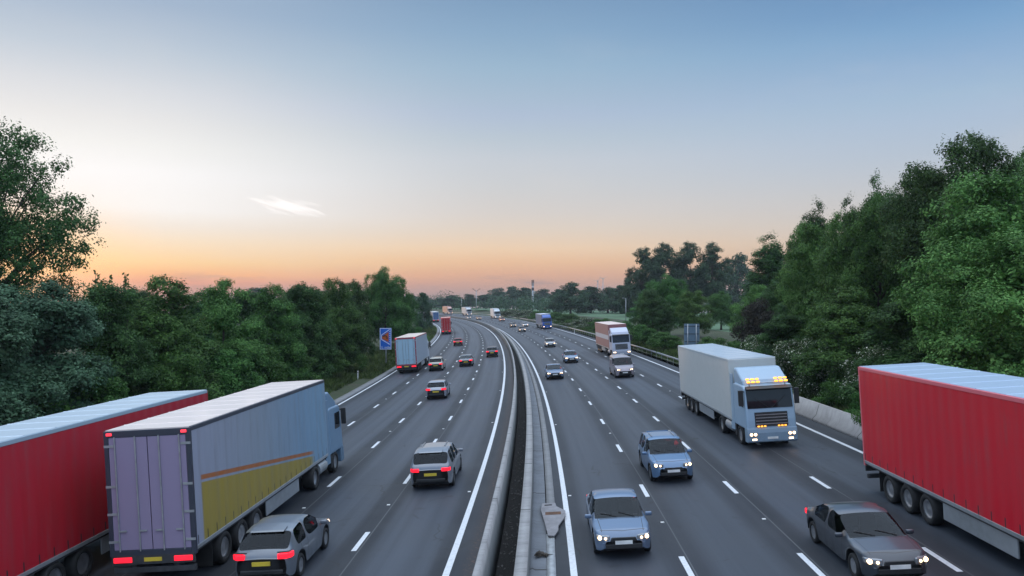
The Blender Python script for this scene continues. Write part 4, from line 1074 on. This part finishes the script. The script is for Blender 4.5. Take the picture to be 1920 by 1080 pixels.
tree_px('hedgeB', 195, 535, 47, 6.5, 'dark bushy tree right of the grey green willow-like tree', 'tree', GL)
tree_px('hedgeA', 318, 527, 54, 8., 'broad bushy green tree above the red sided lorry', 'tree', GL)
tree_px('hedgeC', 425, 533, 61, 6.6, 'yellowish green bright tree above the front of the red sided lorry', 'tree', GL)
tree_px('hedgeA', 505, 540, 70, 6.6, 'green rounded tree right of the yellowish green one', 'tree', GL)
tree_px('hedgeB', 572, 535, 79, 6.8, 'deep green tree above the front end of the lorry with the yellow print', 'tree', GL)
tree_px('hedgeA', 630, 528, 89, 7.4, 'green tree second left of the tall dome-topped one by the sign', 'tree', GL)
tree_px('hedgeB', 662, 529, 104, 6., 'dark green tree directly left of the tall dome-topped one', 'tree', GL)
tree_px('domeA', 722, 506, 124, 9., 'tallest dome-topped tree of the row, right behind the blue sign', 'tree', GL)
tree_px('domeB', 752, 545, 140, 7., 'dark tree ending the row on the right, behind the lorry with pale blue rear', 'tree', GL)
tree_px('farB', 793, 550, 205, 5.4, 'narrow dark tree standing alone beside the far left bend', 'tree', GL)
k = 0
for u, v, Y, W in ((250, 545, 66, 8), (380, 546, 78, 8), (470, 548, 92, 9), (545, 546, 104, 9), (610, 544, 118, 9)):
    tree_px('hedgeB', u, v, Y, W, 'dark bushy tree of the second row, seen between the front trees on the left', 'tree', 'second row of trees on the left')
for u, v, Y, lb in ((150, 680, 41, 'dark undergrowth bush below the grey green willow-like tree'), (330, 660, 50, 'undergrowth bush below the broad bushy tree on the left'), (420, 655, 57, 'undergrowth bush at the foot of the yellowish green tree'),
                    (485, 650, 64, 'undergrowth bush at the foot of the green rounded tree'), (545, 645, 72, 'undergrowth bush at the foot of the deep green tree'), (605, 645, 82, 'undergrowth bush farther along the left row, before the sign'), (628, 648, 92, 'undergrowth bush nearest the blue sign on its left'), (775, 612, 150, 'low bush on the grassy bank of the left bend')):
    tree_px('shrub', u, v, Y, 5.5, lb, 'bush', 'undergrowth bushes on the left verge')
# sapling shoots against the glow
def sapling(u, v, Y, label):
    X = (u-960)/F*Y; z = gz_xy(X, Y); H = CZ+(HZ-v)/F*Y-z
    r = empty('sapling', (X, Y, z)); tag(r, label, 'sapling', 'leafy shoots against the sunset')
    bm = bmesh.new(); V = []
    for kx in range(4):
        b = Vector((rng.uniform(-.5, .5), rng.uniform(-.4, .4), 0)); e = b+Vector((rng.uniform(-.35, .35), 0, H*rng.uniform(.86, 1)))
        tube(bm, b, e, .05, .012, 6)
        for j in range(60):
            t = rng.uniform(.55, 1.0); p = b.lerp(e, t); V.append((p.x+rng.normal()*.22*(1.2-t), p.y+rng.normal()*.2*(1.2-t), p.z+rng.normal()*.1))
    obj_bm('trunk', bm, M['bark'], r)
    V = np.array(V); W = leaves(V, rand_dirs(len(V))*.6+np.array([0, -.5, .4]), np.full(len(V), .26)); obj_me('crown', mesh_np('crown', W, quads(W), [M['leaf_deep']]), r)
sapling(205, 494, 49, 'leafy shoots left of two, rising above the hedge into the sunset')
sapling(238, 490, 50, 'leafy shoots right of two, rising above the hedge into the sunset')
sapling(175, 505, 48, 'lowest leafy shoots, beside the crown of the tall open tree')
# right
tree_px('lightC', 1905, 322, 36, 11., 'light green spreading tree at the right edge above the red lorry', 'tree', GR)
tree_px('lightC', 1960, 430, 31, 9., 'light green low-branched tree cut off by the right edge', 'tree', GR)
tree_px('domeB', 1805, 274, 49, 10., 'tallest dark green tree on the right, directly above the red lorry', 'tree', GR)
tree_px('domeA', 1940, 288, 56, 10.5, 'tall green tree behind the light green spreading tree', 'tree', GR)
tree_px('domeA', 1645, 376, 56, 8.6, 'big rounded green tree left of the tallest dark one on the right', 'tree', GR)
tree_px('domeB', 1725, 338, 62, 7.5, 'dark green tree between the big rounded one and the tallest one on the right', 'tree', GR)
tree_px('lightC', 1540, 415, 66, 8., 'mid green leafy tree in front of the tall poplars', 'tree', GR)
tree_px('poplar', 1648, 326, 78, 5.6, 'poplar whose paired tips stand above the big rounded green tree', 'tree', GR)
tree_px('poplar', 1690, 336, 80, 5., 'poplar tip just right of the paired tips', 'tree', GR)
tree_px('poplar', 1592, 368, 84, 4.6, 'thin poplar tip between the two taller groups of poplars', 'tree', GR)
tree_px('poplar', 1528, 376, 96, 7., 'pointed dark poplar standing highest left of the big rounded green tree', 'tree', GR)
tree_px('poplar', 1500, 418, 98, 6., 'lower poplar on the left flank of the pointed dark poplar', 'tree', GR)
tree_px('poplar', 1443, 438, 112, 9., 'broad pale poplar at the left end of the poplar group', 'tree', GR)
tree_px('domeB', 1490, 520, 84, 8., 'dark tree below the broad pale poplar', 'tree', GR)
tree_px('lightC', 1425, 535, 90, 7., 'bright green tree right of the grey sign back', 'tree', GR)
tree_px('copper', 1425, 562, 76, 6., 'dark copper-leaved bush in front of the bright green tree', 'bush', GS)
tree_px('domeA', 1248, 518, 134, 9.5, 'green tree left of the grey sign back, above the end of the crash rail', 'tree', GR)
tree_px('domeB', 1225, 545, 122, 6.5, 'dark green tree at the foot of the tree left of the grey sign back', 'tree', GR)
tree_px('lightC', 1300, 545, 125, 6.5, 'fresh green tree directly behind the grey sign back', 'tree', GR)
tree_px('domeA', 1352, 548, 150, 7., 'small green tree seen between the far grove and the copper-leaved bush', 'tree', GR)
tree_px('hedgeA', 1205, 560, 175, 8., 'bushy tree half screening the green field by the street lamp', 'tree', GR)
tree_px('hedgeB', 1470, 590, 62, 6., 'dark bushy tree above the tail of the white lorry', 'tree', GR)
tree_px('hedgeA', 1590, 545, 50, 7., 'shaded green tree behind the flowering bushes', 'tree', GR)
tree_px('hedgeB', 1720, 560, 42, 7., 'shaded dark green tree right behind the roof of the red lorry', 'tree', GR)
tree_px('hedgeB', 1850, 600, 36, 7., 'low dark green tree under the light green spreading tree', 'tree', GR)
for u, v, Y, W, kk, lb in ((1440, 622, 66, 5., 'elder', 'flowering bush above the white lorry cab, leftmost of the white-flowered ones'),
                  (1495, 632, 58, 4.6, 'elder', 'flowering bush with cream blossoms above the amber lamps'),
                  (1570, 650, 50, 4.6, 'elder', 'flowering bush left of the red lorry roof'),
                  (1640, 640, 46, 4.8, 'elder', 'flowering bush whose blossoms touch the far end of the red lorry roof'),
                  (1380, 640, 74, 4.5, 'shrub', 'round green shrub right of the grey sign back'),
                  (1335, 632, 82, 4.5, 'shrub', 'dark green shrub beside the right post of the grey sign back'),
                  (1565, 715, 46, 2.4, 'shrub', 'low shrub leaning on the jointed concrete wall'),
                  (1520, 700, 51, 2.4, 'elder', 'small flowering bush just behind the jointed concrete wall'),
                  (1625, 735, 41, 2.2, 'shrub', 'low grassy shrub at the far end of the red lorry, behind the wall'),
                  (1700, 700, 36, 4., 'shrub', 'green shrub hidden mostly behind the red lorry'),
                  (1205, 608, 116, 5., 'shrub', 'olive shrub right of the brownish pink lorry'),
                  (1245, 622, 102, 5., 'shrub', 'dark shrub left of the grey sign back, near the end of the concrete wall'),
                  (1165, 602, 150, 6., 'shrub', 'shrub behind the cab of the brownish pink lorry'),
                  (1128, 597, 170, 7., 'shrub', 'low olive shrub just left of the brownish pink lorry'),
                  (1096, 594, 190, 7., 'elder', 'pale rounded shrub above the marker post'),
                  (1065, 588, 215, 8., 'shrub', 'rounded green shrub right of the blue cab'),
                  (1040, 585, 240, 8., 'shrub', 'dark green shrub directly behind the blue cab'),
                  (1012, 583, 275, 9., 'shrub', 'shrub at the foot of the telecom mast'),
                  (985, 580, 300, 9., 'elder', 'pale flowering shrub left of the telecom mast'),
                  (958, 579, 325, 9., 'elder', 'pale flowering shrub right of the far white box lorry'),
                  (905, 581, 415, 10., 'shrub', 'bright low shrub at the foot of the column with two arms')):
    tree_px(kk, u, v, Y, W, lb, 'bush', GS)
# distant
for u, v, Y, W, kk, lb in ((1208, 470, 262, 15., 'farpoplar', 'far tall round-headed tree at the left end of the far grove'),
                  (1245, 462, 268, 17., 'farpoplar', 'far tall tree second from the left in the far grove'),
                  (1292, 460, 272, 17., 'farpoplar', 'far tall tree in the middle of the far grove'),
                  (1334, 461, 265, 14., 'farpoplar', 'far dark tree at the right end of the far grove'),
                  (1385, 479, 400, 22., 'farA', 'hazy tree between the far grove and the broad pale poplar'),
                  (1180, 520, 285, 9., 'farA', 'lower tree on the left flank of the far grove'),
                  (1165, 536, 330, 16., 'farB', 'far dark tree right of the wind turbines'),
                  (1140, 540, 350, 16., 'farA', 'far dark tree just under the wind turbines'),
                  (1108, 538, 345, 15., 'farB', 'far dark tree left of the wind turbines'),
                  (1070, 531, 320, 16., 'farA', 'far bushy tree between the telecom mast and the wind turbines'),
                  (1048, 543, 360, 12., 'farB', 'far tree on the left shoulder of the bushy tree right of the telecom mast'),
                  (1018, 543, 620, 26., 'farA', 'hazy far tree just right of the telecom mast'),
                  (985, 540, 520, 22., 'farB', 'dark far tree directly left of the telecom mast'),
                  (962, 538, 540, 22., 'farA', 'far tree with a raised flat top left of the telecom mast'),
                  (935, 541, 600, 24., 'farA', 'hazy domed far tree right of the column with two arms'),
                  (908, 553, 560, 20., 'farB', 'low far tree touching the column with two arms'),
                  (878, 552, 540, 18., 'farA', 'far tree between the two columns'),
                  (848, 554, 560, 20., 'farB', 'far tree left of the short pale column'),
                  (822, 559, 580, 18., 'farA', 'far low tree above the salmon pink lorry'),
                  (795, 557, 640, 22., 'farA', 'hazy far tree behind the narrow dark tree by the bend'),
                  (770, 553, 600, 22., 'farB', 'hazy far tree at the end of the left hand row'),
                  (480, 541, 420, 30., 'farA', 'far tree top peeping over the left hand row')):
    tree_px(kk, u, v, Y, W, lb, 'tree', GF)
# far woodland that reads as one mass
cl = []
for i in range(230):
    u = rng.uniform(-500, 2500); Y = rng.uniform(560, 980)
    if 1180 < u < 1420: Y = rng.uniform(420, 800)
    X = (u-960)/F*Y; r = rng.uniform(5, 10); cl.append((X, Y, 3.5+rng.uniform(3, 9), r))
for i in range(60):
    Y = rng.uniform(330, 520); u = rng.uniform(815, 1220); X = (u-960)/F*Y
    s_, d_ = near_s(X, Y)
    if d_ < 30: continue
    cl.append((X, Y, gz_xy(X, Y)+rng.uniform(1, 5), rng.uniform(4, 6)))
cl = np.array(cl); V = crown_np(cl, 90000, 1.15, shell=.5, flat=.9)
tag(obj_me('woodland', mesh_np('woodland', V, quads(V), [M['leaf_far']])), 'far dark woods along the horizon', 'woods', kind='stuff')
# undergrowth and grass on the verges
def grass(name, spots, n, hgt, label):
    V = np.zeros((n, 4, 3)); i = 0
    for (s0, s1, d0, d1, frac) in spots:
        m = int(n*frac); s = rng.uniform(s0, s1, m); d = rng.uniform(d0, d1, m)
        t = np.interp(s, SS, TH); x = np.interp(s, SS, XS)+d*np.cos(t); y = np.interp(s, SS, YS)-d*np.sin(t); z = ground_z(s, d)
        h = hgt*rng.uniform(.4, 1.2, m)*(1+.8*(np.sin(s*.9+d*1.7) > .3)); a = rng.random(m)*6.28; w = .03+.02*rng.random(m)
        lean = rng.standard_normal((m, 2))*.35*h[:, None]
        for q, (sx, up, tp) in enumerate(((-1, 0, 0), (1, 0, 0), (.4, .75, .6), (0, 1, 1))):
            V[i:i+m, q, 0] = x+np.cos(a)*w*sx+lean[:, 0]*tp; V[i:i+m, q, 1] = y+np.sin(a)*w*sx+lean[:, 1]*tp; V[i:i+m, q, 2] = z-.03+h*up
        i += m
    V = V[:i].reshape(-1, 3)
    tag(obj_me(name, mesh_np(name, V, quads(V), [M['grass_blade']])), label, 'grass', kind='stuff')
grass('verge_grass', [(25, 95, -24, -19.6, .35), (85, 150, -25, -18.2, .3), (140, 260, -24, -18.2, .35)], 60000, .38, 'rough grass on the left verge beside the trees')
grass('verge_grass', [(20, 75, 16.9, 20, .4), (70, 200, 17.2, 22, .6)], 70000, .42, 'rough grass and weeds on the right verge beside the wall and rail')

# ------------------------------------------------------------------ evening haze between here and the far woods
t = NT('haze'); pv = t.n('ShaderNodeVolumePrincipled'); pv.inputs['Color'].default_value = (.80, .88, 1, 1); pv.inputs['Density'].default_value = HAZE; pv.inputs['Anisotropy'].default_value = .2
t.l(pv.outputs[0], t.out.inputs['Volume'])
hb = obj_bm('haze', B(-1230, 1230, -230, 1290, -5.5, 62), t.m); tag(hb, 'thin bluish evening haze over the far woods', 'haze', kind='stuff')

# ------------------------------------------------------------------ camera, sky and sun
cam = bpy.data.cameras.new('camera'); co = bpy.data.objects.new('camera', cam); link(co)
co.location = (0, 0, CZ); co.rotation_euler = (R(90), 0, 0)
cam.sensor_width = 36; cam.lens = 36*F/1920; cam.shift_y = (HZ-540)/1920; cam.clip_end = 8000; cam.clip_start = .1
scene.camera = co
SUN_AZ, SUN_EL = R(-37), R(2.2)       # left of the view direction, just above the horizon
w = bpy.data.worlds.new('World'); scene.world = w; w.use_nodes = True
t = NT.__new__(NT); t.t = w.node_tree; t.t.nodes.clear(); t.m = None
out = t.n('ShaderNodeOutputWorld')
gen = t.n('ShaderNodeTexCoord').outputs['Generated']
sp_ = t.n('ShaderNodeSeparateXYZ'); t.l(gen, sp_.inputs[0])
el = t.math('MULTIPLY', t.math('ARCSINE', sp_.outputs[2]), 180/math.pi)
az = t.math('MULTIPLY', t.math('ARCTAN2', sp_.outputs[0], sp_.outputs[1]), 180/math.pi)
da = t.math('ABSOLUTE', t.math('SUBTRACT', az, math.degrees(SUN_AZ)))
EMAX = 60.; SKY_UP = 7.2
f = t.math('POWER', t.math('DIVIDE', t.math('MAXIMUM', el, 0.), EMAX, clamp=True), .5)
def stops(lst): return [((e/EMAX)**.5, lin(c)) for e, c in lst]
near = t.ramp(f, stops([(0, (165, 140, 142)), (1.2, (196, 142, 128)), (1.7, (232, 152, 116)), (2.2, (254, 180, 112)), (3.05, (255, 212, 150)), (4.5, (248, 226, 196)), (5.6, (243, 234, 223)), (6.7, (249, 247, 245)), (9.2, (251, 250, 250)), (11, (242, 242, 240)), (12.6, (232, 232, 232)), (14.6, (216, 220, 226)), (17, (188, 202, 217)), (20.3, (155, 178, 205)), (32, (120, 152, 186)), (60, (96, 132, 168))]))
mid = t.ramp(f, stops([(0, (152, 142, 146)), (.9, (172, 146, 142)), (1.7, (200, 154, 132)), (2.4, (222, 166, 128)), (3.4, (235, 188, 144)), (4.4, (238, 205, 170)), (5.9, (224, 208, 192)), (7.1, (215, 207, 201)), (9.1, (205, 206, 208)), (11.1, (196, 203, 212)), (12.7, (181, 196, 210)), (14.4, (168, 187, 212)), (15.8, (159, 184, 208)), (17.7, (145, 179, 206)), (20.3, (124, 164, 199)), (22.4, (111, 152, 191)), (32, (92, 136, 180)), (60, (80, 120, 162))]))
far = t.ramp(f, stops([(0, (150, 142, 150)), (1.2, (172, 152, 146)), (2.6, (196, 166, 146)), (4.5, (206, 188, 172)), (6.2, (202, 196, 192)), (7.6, (196, 197, 200)), (8.8, (188, 195, 205)), (10.2, (178, 192, 209)), (12.4, (164, 187, 213)), (13.9, (152, 183, 212)), (15.7, (134, 172, 210)), (18.1, (106, 158, 204)), (19.8, (86, 143, 195)), (21.5, (76, 134, 188)), (32, (66, 116, 166)), (60, (70, 108, 152))]))
sky = t.mix(t.maprange(da, 8, 38, 0, 1), near, mid)
sky = t.mix(t.maprange(da, 34, 72, 0, 1), sky, far)
gl = t.math('MULTIPLY', t.maprange(da, 13, 1), t.math('MULTIPLY', t.maprange(el, 9, 2), t.maprange(el, -.5, 1.2)))
sky = t.mix(t.math('MULTIPLY', gl, .85), sky, (1.25, .74, .30, 1))
# low streaky cloud bands and one bright wisp
cv = t.n('ShaderNodeCombineXYZ'); t.l(az, cv.inputs[0]); t.l(t.math('MULTIPLY', el, 9.), cv.inputs[1])
cn = t.noise(cv.outputs[0], .09, 6, .6)
low = t.math('MULTIPLY', t.maprange(el, 3.2, 1.2), t.maprange(el, .2, .9))
sky = t.mix(t.math('MULTIPLY', t.math('MULTIPLY', t.maprange(cn, .50, .66, 0, .75), low), t.maprange(da, 8, 18)), sky, lin((152, 134, 140)))
cv2 = t.n('ShaderNodeCombineXYZ'); t.l(az, cv2.inputs[0]); t.l(t.math('MULTIPLY', el, 3.), cv2.inputs[1])
cn2 = t.noise(cv2.outputs[0], .05, 6, .6)
sky = t.mix(t.math('MULTIPLY', t.maprange(cn2, .5, .75, 0, .12), t.maprange(el, 30, 8)), sky, lin((238, 226, 216)))
cv3 = t.n('ShaderNodeCombineXYZ'); t.l(t.math('ADD', az, t.math('MULTIPLY', el, 1.5)), cv3.inputs[0]); t.l(t.math('MULTIPLY', t.math('ADD', el, t.math('MULTIPLY', az, .22)), 4.), cv3.inputs[1])
wn = t.noise(cv3.outputs[0], .45, 8, .62)
tilt = t.math('ADD', el, t.math('MULTIPLY', t.math('ADD', az, 17.2), .10))
wx = t.math('DIVIDE', t.math('SUBTRACT', az, -17.0), 4.3); wy = t.math('DIVIDE', t.math('SUBTRACT', tilt, 7.35), .95)
wd = t.math('ADD', t.math('MULTIPLY', wx, wx), t.math('MULTIPLY', wy, wy))
wm = t.maprange(t.math('SUBTRACT', t.math('MULTIPLY', wn, 2.6), t.math('ADD', .74, wd)), .06, .8, 0, 1.)
sky = t.mix(wm, sky, (1.08, 1.04, 1.02, 1))
# upper dome and eastern sky, out of the picture, brightened as added fill light
up = t.math('MAXIMUM', t.maprange(el, 24, 48), t.math('MULTIPLY', t.maprange(t.math('ABSOLUTE', az), 60, 100, 0, .34), t.maprange(el, 3, 26)))
hz = t.n('ShaderNodeHueSaturation'); t.l(sky, hz.inputs['Color']); t.l(t.maprange(el, 6, 14, .97, .86), hz.inputs['Saturation']); sky = hz.outputs[0]
sky = t.mix(t.math('MULTIPLY', up, .62), sky, lin((148, 147, 143)))
sky = t.mix(1., sky, t.mix(up, (1, 1, 1, 1), (SKY_UP, SKY_UP, SKY_UP, 1)), 'MULTIPLY')
ns = t.n('ShaderNodeTexSky'); ns.sky_type = 'NISHITA'; ns.sun_disc = False; ns.sun_elevation = SUN_EL; ns.sun_rotation = SUN_AZ
bgA = t.n('ShaderNodeBackground'); t.l(sky, bgA.inputs[0]); bgA.inputs[1].default_value = 1.0
bgB = t.n('ShaderNodeBackground'); t.l(ns.outputs[0], bgB.inputs[0]); bgB.inputs[1].default_value = .006
ad = t.n('ShaderNodeAddShader'); t.l(bgA.outputs[0], ad.inputs[0]); t.l(bgB.outputs[0], ad.inputs[1]); t.l(ad.outputs[0], out.inputs['Surface'])
sl = bpy.data.lights.new('sun', 'SUN'); sl.energy = .5; sl.angle = R(2); sl.color = (1, .62, .34)
so = bpy.data.objects.new('sun', sl); link(so)
dirv = Vector((math.sin(SUN_AZ)*math.cos(SUN_EL), math.cos(SUN_AZ)*math.cos(SUN_EL), math.sin(SUN_EL)))
so.rotation_euler = dirv.to_track_quat('Z', 'Y').to_euler()
scene.view_settings.view_transform = 'Standard'; scene.view_settings.look = 'None'; scene.view_settings.exposure = 0; scene.view_settings.gamma = 1
scene.render.engine = 'CYCLES'
cy = scene.cycles; cy.use_denoising = True; cy.max_bounces = 6; cy.diffuse_bounces = 3; cy.glossy_bounces = 3; cy.transmission_bounces = 3; cy.caustics_reflective = False; cy.caustics_refractive = False
cy.sample_clamp_indirect = 4.
